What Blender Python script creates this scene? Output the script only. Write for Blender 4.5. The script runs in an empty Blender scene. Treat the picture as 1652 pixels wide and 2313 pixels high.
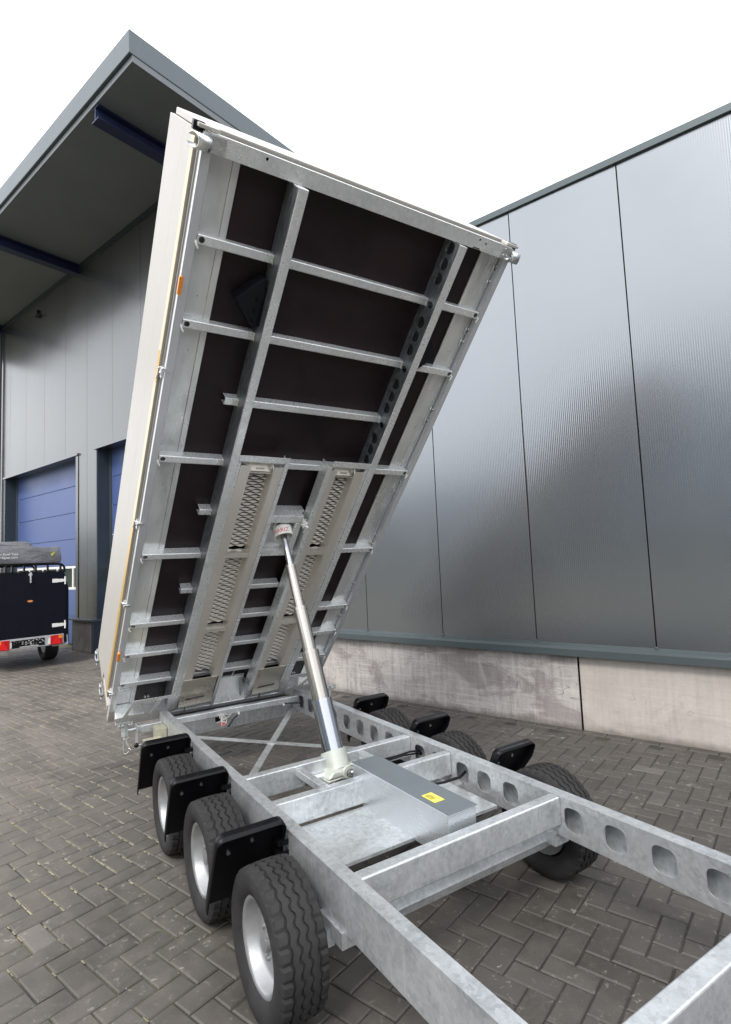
import bpy, math, random
from mathutils import Vector, Matrix
from mathutils.geometry import tessellate_polygon
R = math.radians
random.seed(7)
scene = bpy.context.scene
col = scene.collection

# ------------------------------------------------------------------ camera, sky, sun, exposure
CAM_H = 1.76
PITCH, ROLL = R(4.7688), R(-2.4396)
cam_data = bpy.data.cameras.new('camera')
cam_data.sensor_fit = 'HORIZONTAL'
cam_data.sensor_width = 36.0
cam_data.lens = 36.0 * 1248.4 / 1652.0
cam_data.clip_start = 0.05
cam_data.clip_end = 2000
cam = bpy.data.objects.new('camera', cam_data)
col.objects.link(cam)
_fw = Vector((0, math.cos(PITCH), math.sin(PITCH)))
_rt = Vector((1, 0, 0))
_up = _rt.cross(_fw)
_r2 = _rt * math.cos(ROLL) + _up * math.sin(ROLL)
_u2 = -_rt * math.sin(ROLL) + _up * math.cos(ROLL)
cam.matrix_world = Matrix(((_r2.x, _u2.x, -_fw.x, 0), (_r2.y, _u2.y, -_fw.y, 0), (_r2.z, _u2.z, -_fw.z, CAM_H), (0, 0, 0, 1)))
scene.camera = cam

SUN_EL, SUN_AZ = R(48), R(200)       # sun stands behind the photographer, to the left (azimuth from +Y, clockwise)
world = bpy.data.worlds.new('World')
scene.world = world
world.use_nodes = True
wn, wl = world.node_tree.nodes, world.node_tree.links
wn.clear()
w_out = wn.new('ShaderNodeOutputWorld')
w_bg = wn.new('ShaderNodeBackground')
w_sky = wn.new('ShaderNodeTexSky')
w_sky.sky_type = 'NISHITA'
w_sky.sun_disc = False
w_sky.sun_elevation = SUN_EL
w_sky.sun_rotation = SUN_AZ
w_sky.air_density = 1.0
w_sky.dust_density = 3.0
w_tc = wn.new('ShaderNodeTexCoord')
w_map = wn.new('ShaderNodeMapping')
w_map.inputs['Scale'].default_value = (1, 1, 2.6)
w_noise = wn.new('ShaderNodeTexNoise')
w_noise.inputs['Scale'].default_value = 2.2
w_noise.inputs['Detail'].default_value = 7
w_noise.inputs['Roughness'].default_value = 0.6
w_ramp = wn.new('ShaderNodeValToRGB')
w_ramp.color_ramp.elements[0].position = 0.30
w_ramp.color_ramp.elements[0].color = (0.72, 0.72, 0.72, 1)
w_ramp.color_ramp.elements[1].position = 0.62
w_ramp.color_ramp.elements[1].color = (1, 1, 1, 1)
w_cloud = wn.new('ShaderNodeMix')
w_cloud.data_type = 'RGBA'
w_cloud.inputs[6].default_value = (9.5, 10.0, 11.0, 1)
w_cloud.inputs[7].default_value = (14.0, 14.0, 14.2, 1)
w_mix = wn.new('ShaderNodeMix')
w_mix.data_type = 'RGBA'
wl.new(w_tc.outputs['Generated'], w_map.inputs['Vector'])
wl.new(w_map.outputs['Vector'], w_noise.inputs['Vector'])
wl.new(w_noise.outputs['Fac'], w_ramp.inputs['Fac'])
wl.new(w_noise.outputs['Fac'], w_cloud.inputs[0])
wl.new(w_ramp.outputs['Color'], w_mix.inputs[0])
wl.new(w_sky.outputs['Color'], w_mix.inputs[6])
wl.new(w_cloud.outputs[2], w_mix.inputs[7])
wl.new(w_mix.outputs[2], w_bg.inputs['Color'])
w_bg.inputs['Strength'].default_value = 0.12
wl.new(w_bg.outputs['Background'], w_out.inputs['Surface'])

sun_data = bpy.data.lights.new('sun', 'SUN')
sun_data.energy = 1.5
sun_data.angle = R(14)
sun_data.color = (1.0, 0.955, 0.90)
sun = bpy.data.objects.new('sun', sun_data)
col.objects.link(sun)
_sd = Vector((math.sin(SUN_AZ) * math.cos(SUN_EL), math.cos(SUN_AZ) * math.cos(SUN_EL), math.sin(SUN_EL)))
sun.rotation_euler = _sd.to_track_quat('Z', 'Y').to_euler()
sun.location = _sd * 60

scene.view_settings.view_transform = 'Standard'
scene.view_settings.look = 'None'
scene.view_settings.gamma = 1.0
scene.view_settings.exposure = 0.62
scene.view_settings.use_curve_mapping = False
scene.cycles.max_bounces = 6
scene.cycles.use_denoising = True

# ------------------------------------------------------------------ node helpers
class NT:
    def __init__(s, name):
        s.m = bpy.data.materials.new(name)
        s.m.use_nodes = True
        s.n, s.l = s.m.node_tree.nodes, s.m.node_tree.links
        s.b = s.n['Principled BSDF']
    def tc(s, which='Object', scale=(1, 1, 1), rot=(0, 0, 0)):
        t = s.n.new('ShaderNodeTexCoord')
        mp = s.n.new('ShaderNodeMapping')
        mp.inputs['Scale'].default_value = scale
        mp.inputs['Rotation'].default_value = rot
        s.l.new(t.outputs[which], mp.inputs['Vector'])
        return mp.outputs['Vector']
    def noise(s, vec, scale=5, detail=5, rough=0.6, dist=0.0):
        t = s.n.new('ShaderNodeTexNoise')
        t.inputs['Scale'].default_value = scale
        t.inputs['Detail'].default_value = detail
        t.inputs['Roughness'].default_value = rough
        t.inputs['Distortion'].default_value = dist
        s.l.new(vec, t.inputs['Vector'])
        return t.outputs['Fac']
    def voronoi(s, vec, scale=20, feature='F1', out='Color'):
        t = s.n.new('ShaderNodeTexVoronoi')
        t.feature = feature
        t.inputs['Scale'].default_value = scale
        s.l.new(vec, t.inputs['Vector'])
        return t.outputs[out]
    def ramp(s, fac, stops):
        t = s.n.new('ShaderNodeValToRGB')
        e = t.color_ramp.elements
        while len(e) < len(stops):
            e.new(0.5)
        for k, (p, c) in enumerate(stops):
            e[k].position = p
            e[k].color = c if len(c) == 4 else (*c, 1)
        s.l.new(fac, t.inputs['Fac'])
        return t.outputs['Color']
    def val(s, fac, lo, hi, a=0.0, b=1.0):
        t = s.n.new('ShaderNodeMapRange')
        t.inputs['From Min'].default_value = lo
        t.inputs['From Max'].default_value = hi
        t.inputs['To Min'].default_value = a
        t.inputs['To Max'].default_value = b
        s.l.new(fac, t.inputs['Value'])
        return t.outputs['Result']
    def mix(s, fac, a, b, mode='MIX'):
        t = s.n.new('ShaderNodeMix')
        t.data_type = 'RGBA'
        t.blend_type = mode
        for sock, v in ((t.inputs[0], fac), (t.inputs[6], a), (t.inputs[7], b)):
            if hasattr(v, 'is_linked'):
                s.l.new(v, sock)
            elif isinstance(v, (int, float)):
                sock.default_value = v
            else:
                sock.default_value = v if len(v) == 4 else (*v, 1)
        return t.outputs[2]
    def math(s, op, a, b=0.0):
        t = s.n.new('ShaderNodeMath')
        t.operation = op
        for k, v in enumerate((a, b)):
            if hasattr(v, 'is_linked'):
                s.l.new(v, t.inputs[k])
            else:
                t.inputs[k].default_value = v
        return t.outputs[0]
    def bump(s, height, strength=0.3, dist=0.01, normal=None):
        t = s.n.new('ShaderNodeBump')
        t.inputs['Strength'].default_value = strength
        t.inputs['Distance'].default_value = dist
        s.l.new(height, t.inputs['Height'])
        if normal is not None:
            s.l.new(normal, t.inputs['Normal'])
        s.l.new(t.outputs['Normal'], s.b.inputs['Normal'])
        return t.outputs['Normal']
    def set(s, color=None, rough=None, metal=None, spec=None, **kw):
        for nm, v in (('Base Color', color), ('Roughness', rough), ('Metallic', metal), ('Specular IOR Level', spec)):
            if v is None:
                continue
            if hasattr(v, 'is_linked'):
                s.l.new(v, s.b.inputs[nm])
            elif isinstance(v, (int, float)):
                s.b.inputs[nm].default_value = v
            else:
                s.b.inputs[nm].default_value = (*v, 1)
        return s.m

def plain(name, color, rough=0.5, metal=0.0, spec=0.5, var=0.12, scale=6.0, bump=0.0):
    t = NT(name)
    v = t.tc()
    n = t.noise(v, scale, 6, 0.65)
    lo = tuple(c * (1 - var) for c in color)
    hi = tuple(min(1, c * (1 + var)) for c in color)
    t.set(t.ramp(n, [(0.3, lo), (0.7, hi)]), t.val(n, 0.3, 0.7, max(0.02, rough - 0.06), min(1, rough + 0.06)), metal, spec)
    if bump:
        t.bump(t.noise(v, scale * 8, 4), bump, 0.004)
    return t.m

def galvanized(name, dark, light, rough=0.42, metal=0.75, streak=True, speck=True):
    t = NT(name)
    v = t.tc()
    spangle = t.voronoi(v, 55, 'F1', 'Color')
    sp = t.n.new('ShaderNodeRGBToBW')
    t.l.new(spangle, sp.inputs[0])
    big = t.noise(v, 4.5, 7, 0.7, 0.6)
    fine = t.noise(v, 38, 5, 0.7)
    f = t.math('ADD', t.math('MULTIPLY', big, 0.60), t.math('MULTIPLY', fine, 0.30))
    f = t.math('ADD', f, t.math('MULTIPLY', sp.outputs[0], 0.16 if speck else 0.03))
    if not speck:
        f = t.noise(t.tc(scale=(3, 0.8, 3)), 2.0, 3, 0.5, 0.5)
    base = t.ramp(f, [(0.36, dark), (0.52, tuple((a + b) / 2 for a, b in zip(dark, light))), (0.72, light)])
    if streak:
        v2 = t.tc(scale=(26, 26, 1.6))
        st = t.noise(v2, 1.0, 4, 0.7)
        base = t.mix(t.val(st, 0.58, 0.70, 0, 0.60), base, (0.80, 0.82, 0.83))
    if speck:
        spots = t.noise(v, 95, 2, 0.5)
        base = t.mix(t.val(spots, 0.68, 0.78, 0, 0.25), base, (0.93, 0.94, 0.94))
    else:
        stain = t.noise(t.tc(scale=(6, 2.2, 6)), 2.2, 5, 0.62, 0.6)
        base = t.mix(t.val(stain, 0.46, 0.68, 0, 0.40), base, (0.86, 0.86, 0.83))
    t.set(base, t.val(f, 0.35, 0.75, rough + 0.05, rough - 0.04), metal, 0.5)
    if speck:
        t.bump(t.noise(v, 9, 3, 0.5), 0.10, 0.004)
    return t.m

M = {}
M['galv'] = galvanized('galvanized_steel', (0.38, 0.40, 0.41), (0.74, 0.77, 0.78), 0.32, 0.64)
M['galv_bed'] = galvanized('galvanized_bed_steel', (0.64, 0.66, 0.655), (0.92, 0.94, 0.93), 0.28, 0.50, False)
M['galv_plate'] = galvanized('galvanized_sheet', (0.56, 0.575, 0.57), (0.86, 0.87, 0.855), 0.24, 0.50, False, False)

def make_web():
    t = NT('hatched_galvanized_web')
    v = t.tc(scale=(60, 7, 60), rot=(0, 0, 0.45))
    sc = t.noise(v, 2.2, 5, 0.75)
    big = t.noise(t.tc(), 5, 5)
    base = t.mix(t.val(sc, 0.36, 0.64), (0.11, 0.125, 0.14), (0.50, 0.54, 0.565))
    base = t.mix(t.val(big, 0.4, 0.7, 0, 0.4), base, (0.30, 0.32, 0.335))
    t.set(base, t.val(sc, 0.3, 0.7, 0.34, 0.48), 0.8)
    t.bump(sc, 0.12, 0.003)
    return t.m
M['galv_web'] = make_web()

def make_ply():
    t = NT('black_film_plywood')
    v = t.tc()
    n = t.noise(v, 2.2, 6, 0.65, 0.4)
    n2 = t.noise(t.tc(scale=(3, 40, 3)), 6, 4)
    c = t.ramp(n, [(0.3, (0.006, 0.0030, 0.0040)), (0.72, (0.021, 0.0090, 0.0120))])
    sc = t.noise(t.tc(scale=(9, 2, 9)), 14, 2, 0.5)
    c = t.mix(t.val(sc, 0.74, 0.80, 0, 0.25), c, (0.12, 0.11, 0.11))
    t.set(c, t.val(n, 0.3, 0.7, 0.36, 0.52), 0.0, 0.35)
    t.bump(n2, 0.08, 0.002)
    return t.m
M['ply'] = make_ply()

def make_alu(name, lo, hi, rough, metal, axis):
    t = NT(name)
    sc = [3, 3, 3]
    sc[axis] = 0.25
    n = t.noise(t.tc(scale=[s * 22 for s in sc]), 1.4, 6, 0.7)
    big = t.noise(t.tc(), 1.7, 5)
    t.set(t.mix(t.math('MULTIPLY', t.math('ADD', n, big), 0.5), lo, hi), t.val(n, 0.3, 0.7, rough - 0.06, rough + 0.08), metal)
    t.bump(n, 0.05, 0.002)
    return t.m
M['board'] = make_alu('anodised_white_board', (0.455, 0.428, 0.388), (0.515, 0.490, 0.448), 0.42, 0.10, 1)
M['profile'] = make_alu('aluminium_profile', (0.58, 0.60, 0.62), (0.76, 0.78, 0.80), 0.38, 0.55, 1)
M['ramp'] = make_alu('ramp_aluminium', (0.70, 0.655, 0.595), (0.88, 0.83, 0.76), 0.34, 0.60, 1)
M['tread'] = plain('punched_bright_aluminium', (0.90, 0.865, 0.81), 0.34, 0.45, 0.5, 0.10, 40)
M['ramp_plate'] = plain('ramp_bright_plate', (0.66, 0.62, 0.55), 0.30, 0.78, 0.5, 0.08, 3)

def make_chrome(name, tint, rough):
    t = NT(name)
    n = t.noise(t.tc(scale=(20, 20, 0.6)), 3, 3)
    t.set(t.mix(n, tint, tuple(min(1, c * 1.1) for c in tint)), t.val(n, 0.3, 0.7, rough, rough + 0.07), 1.0)
    return t.m
M['chrome'] = make_chrome('chromed_rod', (0.42, 0.43, 0.455), 0.12)
M['chrome_warm'] = make_chrome('ground_cylinder_steel', (0.40, 0.372, 0.335), 0.20)
M['zinc_pale'] = plain('pale_zinc_casting', (0.50, 0.53, 0.475), 0.42, 0.25, 0.5, 0.12, 9, 0.1)
M['zinc_box'] = plain('olive_zinc_box', (0.46, 0.45, 0.34), 0.42, 0.3, 0.5, 0.10, 9)
M['zinc'] = plain('bright_zinc', (0.72, 0.73, 0.73), 0.28, 0.9, 0.5, 0.12, 25)
M['zinc_dark'] = plain('worn_latch_zinc', (0.36, 0.37, 0.37), 0.36, 0.85, 0.5, 0.25, 30)
M['black'] = plain('black_plastic', (0.005, 0.005, 0.006), 0.34, 0, 0.22, 0.25, 9, 0.03)
M['rubber'] = plain('black_rubber', (0.022, 0.021, 0.021), 0.72, 0, 0.35, 0.30, 14, 0.12)
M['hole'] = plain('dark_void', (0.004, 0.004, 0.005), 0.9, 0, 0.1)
M['chock'] = plain('black_chock_plastic', (0.006, 0.007, 0.010), 0.35, 0, 0.25, 0.2, 12)
M['orange'] = plain('orange_reflector', (0.85, 0.27, 0.02), 0.25, 0, 0.6, 0.1, 40)
M['tape'] = plain('golden_reflective_tape', (0.62, 0.38, 0.055), 0.32, 0.15, 0.6, 0.14, 30)
M['tape_pale'] = plain('pale_reflective_tape', (0.72, 0.60, 0.40), 0.4, 0.05, 0.5, 0.12, 30)  # paler tone for most of the upper tape
M['white_plastic'] = plain('white_plastic', (0.80, 0.79, 0.75), 0.35, 0, 0.5, 0.04, 20)
M['red'] = plain('red_print', (0.62, 0.035, 0.03), 0.45)
M['red_lens'] = plain('red_lamp_lens', (0.50, 0.008, 0.012), 0.18, 0, 0.6, 0.15, 30)
M['cover'] = plain('grey_cover_lid', (0.165, 0.192, 0.202), 0.34, 0.35, 0.5, 0.10, 4, 0.03)
M['yellow'] = plain('yellow_sticker', (0.85, 0.72, 0.12), 0.4)
M['wire'] = plain('white_cord', (0.72, 0.70, 0.66), 0.6, 0, 0.4, 0.15, 60)
M['rim'] = plain('silver_rim', (0.36, 0.365, 0.37), 0.38, 0.6, 0.5, 0.12, 12)

# ------------------------------------------------------------------ mesh helpers
class MB:
    def __init__(s):
        s.v, s.f, s.sm = [], [], []
    def add(s, vs, fs, Mx=None, smooth=False):
        o = len(s.v)
        for p in vs:
            p = Vector(p)
            s.v.append(Mx @ p if Mx else p)
        for f in fs:
            s.f.append([i + o for i in f])
            s.sm.append(smooth)
        return s
    def box(s, lo, hi, Mx=None):
        (a, b, c), (d, e, f) = lo, hi
        return s.add([(a, b, c), (d, b, c), (d, e, c), (a, e, c), (a, b, f), (d, b, f), (d, e, f), (a, e, f)],
                     [(3, 2, 1, 0), (4, 5, 6, 7), (0, 1, 5, 4), (1, 2, 6, 5), (2, 3, 7, 6), (3, 0, 4, 7)], Mx)
    def cyl(s, p, q, r, n=16, r2=None, caps=True, smooth=True):
        p, q = Vector(p), Vector(q)
        r2 = r if r2 is None else r2
        z = (q - p).normalized()
        x = z.orthogonal().normalized()
        y = z.cross(x)
        vs = []
        for k in range(n):
            a = 2 * math.pi * k / n
            d = x * math.cos(a) + y * math.sin(a)
            vs.append(p + d * r)
            vs.append(q + d * r2)
        fs = [(2 * k, 2 * ((k + 1) % n), 2 * ((k + 1) % n) + 1, 2 * k + 1) for k in range(n)]
        s.add(vs, fs, None, smooth)
        if caps:
            s.add([vs[2 * k] for k in range(n)], [tuple(reversed(range(n)))])
            s.add([vs[2 * k + 1] for k in range(n)], [tuple(range(n))])
        return s
    def ring(s, p, q, ro, ri, n=28):
        p, q = Vector(p), Vector(q)
        z = (q - p).normalized()
        x = z.orthogonal().normalized()
        y = z.cross(x)
        vs = []
        for k in range(n):
            a = 2 * math.pi * k / n
            d = x * math.cos(a) + y * math.sin(a)
            vs += [p + d * ro, q + d * ro, q + d * ri, p + d * ri]
        for m, sm in ((0, True), (1, False), (2, True), (3, False)):
            fs = []
            for k in range(n):
                a, b = 4 * k, 4 * ((k + 1) % n)
                fs.append((a + m, b + m, b + (m + 1) % 4, a + (m + 1) % 4))
            s.add(vs, fs, None, sm)
        return s
    def tube(s, pts, r, n=8, smooth=True):
        pts = [Vector(p) for p in pts]
        vs, prev = [], None
        for i, p in enumerate(pts):
            d = (pts[min(i + 1, len(pts) - 1)] - pts[max(i - 1, 0)]).normalized()
            x = d.orthogonal().normalized() if prev is None else (prev - d * prev.dot(d)).normalized()
            prev = x
            y = d.cross(x)
            for k in range(n):
                a = 2 * math.pi * k / n
                vs.append(p + (x * math.cos(a) + y * math.sin(a)) * r)
        fs = [(i * n + k, i * n + (k + 1) % n, (i + 1) * n + (k + 1) % n, (i + 1) * n + k) for i in range(len(pts) - 1) for k in range(n)]
        s.add(vs, fs, None, smooth)
        s.add(vs[:n], [tuple(reversed(range(n)))])
        s.add(vs[-n:], [tuple(range(n))])
        return s
    def bar(s, p, q, w, h, up=(0, 0, 1)):
        p, q = Vector(p), Vector(q)
        y = (q - p)
        L = y.length
        y.normalize()
        x = y.cross(Vector(up)).normalized()
        z = x.cross(y)
        Mx = Matrix((x, y, z)).transposed().to_4x4()
        Mx.translation = p
        return s.box((-w / 2, 0, -h / 2), (w / 2, L, h / 2), Mx)
    def plate(s, outline, holes, t, Mx=None):
        """flat sheet in local XY with through holes, thickness t below z=0"""
        loops = [outline] + list(holes)
        pts = [Vector((p[0], p[1], 0)) for lp in loops for p in lp]
        tris = tessellate_polygon([[Vector((p[0], p[1], 0)) for p in lp] for lp in loops])
        n = len(pts)
        vs = [tuple(p) for p in pts] + [(p.x, p.y, -t) for p in pts]
        fs = []
        for a, b, c in tris:
            nz = (pts[b] - pts[a]).cross(pts[c] - pts[a]).z
            if nz < 0:
                b, c = c, b
            fs.append((a, b, c))
            fs.append((a + n, c + n, b + n))
        o = 0
        for lp in loops:
            m = len(lp)
            for k in range(m):
                a, b = o + k, o + (k + 1) % m
                fs.append((a, a + n, b + n, b))
            o += m
        return s.add(vs, fs, Mx)
    def sphere(s, c, r, n=14, m=8):
        c = Vector(c)
        vs = [c + Vector((r * math.sin(math.pi * j / m) * math.cos(2 * math.pi * k / n), r * math.sin(math.pi * j / m) * math.sin(2 * math.pi * k / n), r * math.cos(math.pi * j / m))) for j in range(m + 1) for k in range(n)]
        return s.add(vs, [(j * n + k, (j + 1) * n + k, (j + 1) * n + (k + 1) % n, j * n + (k + 1) % n) for j in range(m) for k in range(n)], None, True)
    def mesh(s, name):
        me = bpy.data.meshes.new(name)
        me.from_pydata([tuple(p) for p in s.v], [], s.f)
        me.polygons.foreach_set('use_smooth', s.sm)
        me.update()
        return me
    def build(s, name, mat, parent=None, bevel=0.0, seg=2):
        o = bpy.data.objects.new(name, s.mesh(name))
        col.objects.link(o)
        if mat is not None:
            o.data.materials.append(M[mat] if isinstance(mat, str) else mat)
        if parent is not None:
            o.parent = parent
        if bevel:
            md = o.modifiers.new('bevel', 'BEVEL')
            md.width = bevel
            md.segments = seg
            md.limit_method = 'ANGLE'
            md.angle_limit = R(40)
            md.harden_normals = False
        return o

def tag(o, label=None, cat=None, group=None, kind=None):
    for k, v in (('label', label), ('category', cat), ('group', group), ('kind', kind)):
        if v:
            o[k] = v
    return o

def empty(name, parent=None, mat=None):
    o = bpy.data.objects.new(name, None)
    o.empty_display_size = 0.2
    col.objects.link(o)
    if parent is not None:
        o.parent = parent
    if mat is not None:
        o.matrix_local = mat
    return o

def circle(cx, cy, r, n=20, ry=None):
    ry = r if ry is None else ry
    return [(cx + r * math.cos(2 * math.pi * k / n), cy + ry * math.sin(2 * math.pi * k / n)) for k in range(n)]

def roundrect(cx, cy, w, h, r, n=5):
    out = []
    for sx, sy, a0 in ((1, 1, 0), (-1, 1, 90), (-1, -1, 180), (1, -1, 270)):
        for k in range(n + 1):
            a = R(a0 + 90 * k / n)
            out.append((cx + sx * (w / 2 - r) + r * math.cos(a), cy + sy * (h / 2 - r) + r * math.sin(a)))
    return out

def roundpoly(pts, r, n=4):
    """polygon with every corner cut by a small arc-like curve"""
    out = []
    m = len(pts)
    for i in range(m):
        p, a, b = Vector(pts[i]), Vector(pts[i - 1]), Vector(pts[(i + 1) % m])
        d1, d2 = (a - p), (b - p)
        q1 = p + d1.normalized() * min(r, d1.length * 0.45)
        q2 = p + d2.normalized() * min(r, d2.length * 0.45)
        for k in range(n + 1):
            t = k / n
            out.append(tuple(q1 * (1 - t) ** 2 + p * 2 * t * (1 - t) + q2 * t * t))
    return out

def text_mesh(body, size, extrude=0.0):
    cu = bpy.data.curves.new('lettering', 'FONT')
    cu.body = body
    cu.size = size
    cu.extrude = extrude
    cu.resolution_u = 3
    o = bpy.data.objects.new('lettering', cu)
    col.objects.link(o)
    bpy.context.view_layer.update()
    me = bpy.data.meshes.new_from_object(o.evaluated_get(bpy.context.evaluated_depsgraph_get()))
    bpy.data.objects.remove(o)
    return me

# ------------------------------------------------------------------ materials of the place
def make_paver(name, ground=False):
    t = NT(name)
    geo = t.n.new('ShaderNodeNewGeometry')
    oi = t.n.new('ShaderNodeObjectInfo')
    rnd = t.math('FRACT', t.math('ADD', geo.outputs['Random Per Island'], oi.outputs['Random']))
    tcn = t.n.new('ShaderNodeNewGeometry')
    pos = tcn.outputs['Position']
    big = t.noise(pos, 0.55, 4, 0.6)
    mid = t.noise(pos, 7, 6, 0.7)
    fine = t.noise(pos, 90, 4, 0.75)
    c = t.ramp(t.math('ADD', t.math('MULTIPLY', mid, 0.6), t.math('MULTIPLY', fine, 0.4)),
               [(0.36, (0.034, 0.030, 0.026)), (0.52, (0.058, 0.052, 0.045)), (0.66, (0.096, 0.086, 0.076))])
    if not ground:
        c = t.mix(t.val(rnd, 0, 1, 0.0, 0.60), c, (0.086, 0.078, 0.070))
        c = t.mix(t.val(rnd, 0.86, 1.0, 0.0, 0.45), c, (0.040, 0.038, 0.038))
        c = t.mix(t.val(rnd, 0.03, 0.0, 0.0, 0.45), c, (0.20, 0.185, 0.17))
    c = t.mix(t.val(big, 0.35, 0.68, 0.0, 0.30), c, (0.110, 0.100, 0.088))
    psx = t.n.new('ShaderNodeSeparateXYZ')
    t.l.new(pos, psx.inputs[0])
    yard = t.val(t.math('ADD', psx.outputs['X'], t.math('MULTIPLY', t.noise(pos, 0.8, 4), 2.4)), -2.6, 1.2, 1, 0)
    c = t.mix(t.math('MULTIPLY', yard, t.val(mid, 0.3, 0.7, 0.40, 0.75)), c, (0.215, 0.190, 0.158))  # sandy film, plus the left yard's open-sky brightness put into the colour
    # pale lime bloom and grit lying on the stones
    bl = t.math('MULTIPLY', t.val(t.noise(pos, 24, 6, 0.78, 0.6), 0.585, 0.66), t.val(t.noise(pos, 2.3, 3), 0.40, 0.58))
    c = t.mix(t.math('MULTIPLY', bl, 0.75), c, (0.42, 0.39, 0.345))
    if ground:
        sx = t.n.new('ShaderNodeSeparateXYZ')
        t.l.new(pos, sx.inputs[0])
        left = t.val(t.math('ADD', sx.outputs['X'], t.math('MULTIPLY', t.noise(pos, 0.7, 3), 2.0)), -1.6, 0.4, 1, 0.04)
        moss = t.math('MULTIPLY', t.val(t.noise(pos, 2.4, 4, 0.6), 0.42, 0.60), left)
        mc = t.mix(t.noise(pos, 26, 3), (0.20, 0.19, 0.045), (0.34, 0.31, 0.16))
        c = t.mix(t.math('MULTIPLY', moss, 0.85), t.mix(0.78, c, (0.022, 0.020, 0.018)), mc)
    damp = t.val(t.noise(pos, 1.25, 5, 0.65, 0.7), 0.50, 0.66)
    c = t.mix(t.math('MULTIPLY', damp, 0.42), c, (0.042, 0.036, 0.030))
    track = t.val(t.noise(t.tc('Object', (0.5, 3.0, 1), (0, 0, 0.55)), 1.1, 3, 0.5), 0.54, 0.64)
    c = t.mix(t.math('MULTIPLY', track, 0.22), c, (0.030, 0.028, 0.027))
    rgh = t.math('SUBTRACT', t.val(mid, 0.3, 0.7, 0.52, 0.76), t.math('MULTIPLY', damp, 0.16))
    t.set(c, rgh, 0, 0.5)
    t.bump(t.math('ADD', t.math('MULTIPLY', mid, 0.4), fine), 0.30, 0.004)
    return t.m
M['paver'] = make_paver('concrete_paver')
M['ground'] = make_paver('joint_sand', True)

def make_concrete(name, lo, hi, dirt, scratch):
    t = NT(name)
    v = t.tc()
    n = t.noise(v, 1.6, 8, 0.68, 0.4)
    vs = t.noise(t.tc(scale=(14, 14, 1.1)), 1.5, 6, 0.72)
    hs = t.noise(t.tc(scale=(1.0, 8, 26)), 1.8, 5, 0.75)
    fine = t.noise(v, 70, 5, 0.75)
    c = t.ramp(n, [(0.30, lo), (0.70, hi)])
    c = t.mix(t.val(vs, 0.44, 0.70, 0, dirt), c, (0.155, 0.128, 0.120))
    c = t.mix(t.val(hs, 0.50, 0.64, 0, scratch), c, (0.66, 0.61, 0.57))
    hatch = t.noise(t.tc(scale=(30, 8, 2.0)), 1.3, 4, 0.75)
    c = t.mix(t.val(hatch, 0.56, 0.68, 0, scratch * 0.8), c, (0.68, 0.63, 0.59))
    # scribbled scuff and scrape marks: thin contour lines of distorted noise
    for sc_, dist, wd, seed, colr, k in ((1.3, 3.4, 0.006, (0.55, 1, 1.5), (0.10, 0.085, 0.085), 0.75), (2.6, 3.0, 0.006, (0.5, 1, 1.7), (0.13, 0.11, 0.11), 0.6), (2.0, 2.4, 0.009, (2.2, 1, 0.8), (0.66, 0.60, 0.55), 0.5), (4.5, 1.5, 0.008, (0.35, 1, 1.4), (0.12, 0.10, 0.10), 0.45)):
        nn = t.noise(t.tc(scale=seed, rot=(0.3 * sc_, 0, 0.2)), sc_, 1.5, 0.5, dist)
        ln = t.val(t.math('ABSOLUTE', t.math('SUBTRACT', nn, 0.5)), 0.0, wd, 1, 0)
        patch = t.val(t.noise(t.tc(), 1.2 + 0.4 * sc_, 2), 0.44, 0.60)
        c = t.mix(t.math('MULTIPLY', t.math('MULTIPLY', ln, patch), k * (0.05 + 1.9 * dirt)), c, colr)
    blot = t.val(t.noise(t.tc(scale=(0.8, 1, 1.6)), 1.9, 5, 0.6, 0.8), 0.52, 0.60)
    c = t.mix(t.math('MULTIPLY', blot, dirt * 0.95), c, (0.175, 0.148, 0.146))
    blot2 = t.val(t.noise(t.tc(scale=(2.0, 1, 0.9)), 2.3, 6, 0.7, 1.2), 0.55, 0.62)
    c = t.mix(t.math('MULTIPLY', blot2, dirt * 0.6), c, (0.62, 0.58, 0.55))
    c = t.mix(t.val(fine, 0.62, 0.75, 0, 0.22), c, (0.70, 0.64, 0.57))
    c = t.mix(t.val(fine, 0.30, 0.40, 0.30, 0), c, (0.14, 0.115, 0.105))
    # splash band of damp soil at the foot with its own ragged outline
    sep = t.n.new('ShaderNodeSeparateXYZ')
    t.l.new(v, sep.inputs[0])
    foot = t.val(t.math('ADD', sep.outputs['Z'], t.math('MULTIPLY', t.noise(v, 3.5, 5), -0.16)), -0.07, -0.01, 1, 0)
    c = t.mix(t.math('MULTIPLY', foot, 0.6), c, (0.10, 0.085, 0.07))
    t.set(c, t.val(n, 0.3, 0.7, 0.7, 0.88), 0, 0.3)
    t.bump(t.math('ADD', fine, vs), 0.22, 0.004)
    return t.m
M['conc_dark'] = make_concrete('scuffed_concrete', (0.338, 0.318, 0.304), (0.52, 0.492, 0.468), 0.52, 0.50)
M['conc_light'] = make_concrete('pale_concrete', (0.41, 0.378, 0.340), (0.53, 0.492, 0.446), 0.20, 0.18)
M['conc_grey'] = make_concrete('grey_concrete', (0.20, 0.18, 0.165), (0.30, 0.27, 0.25), 0.3, 0.1)

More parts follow.
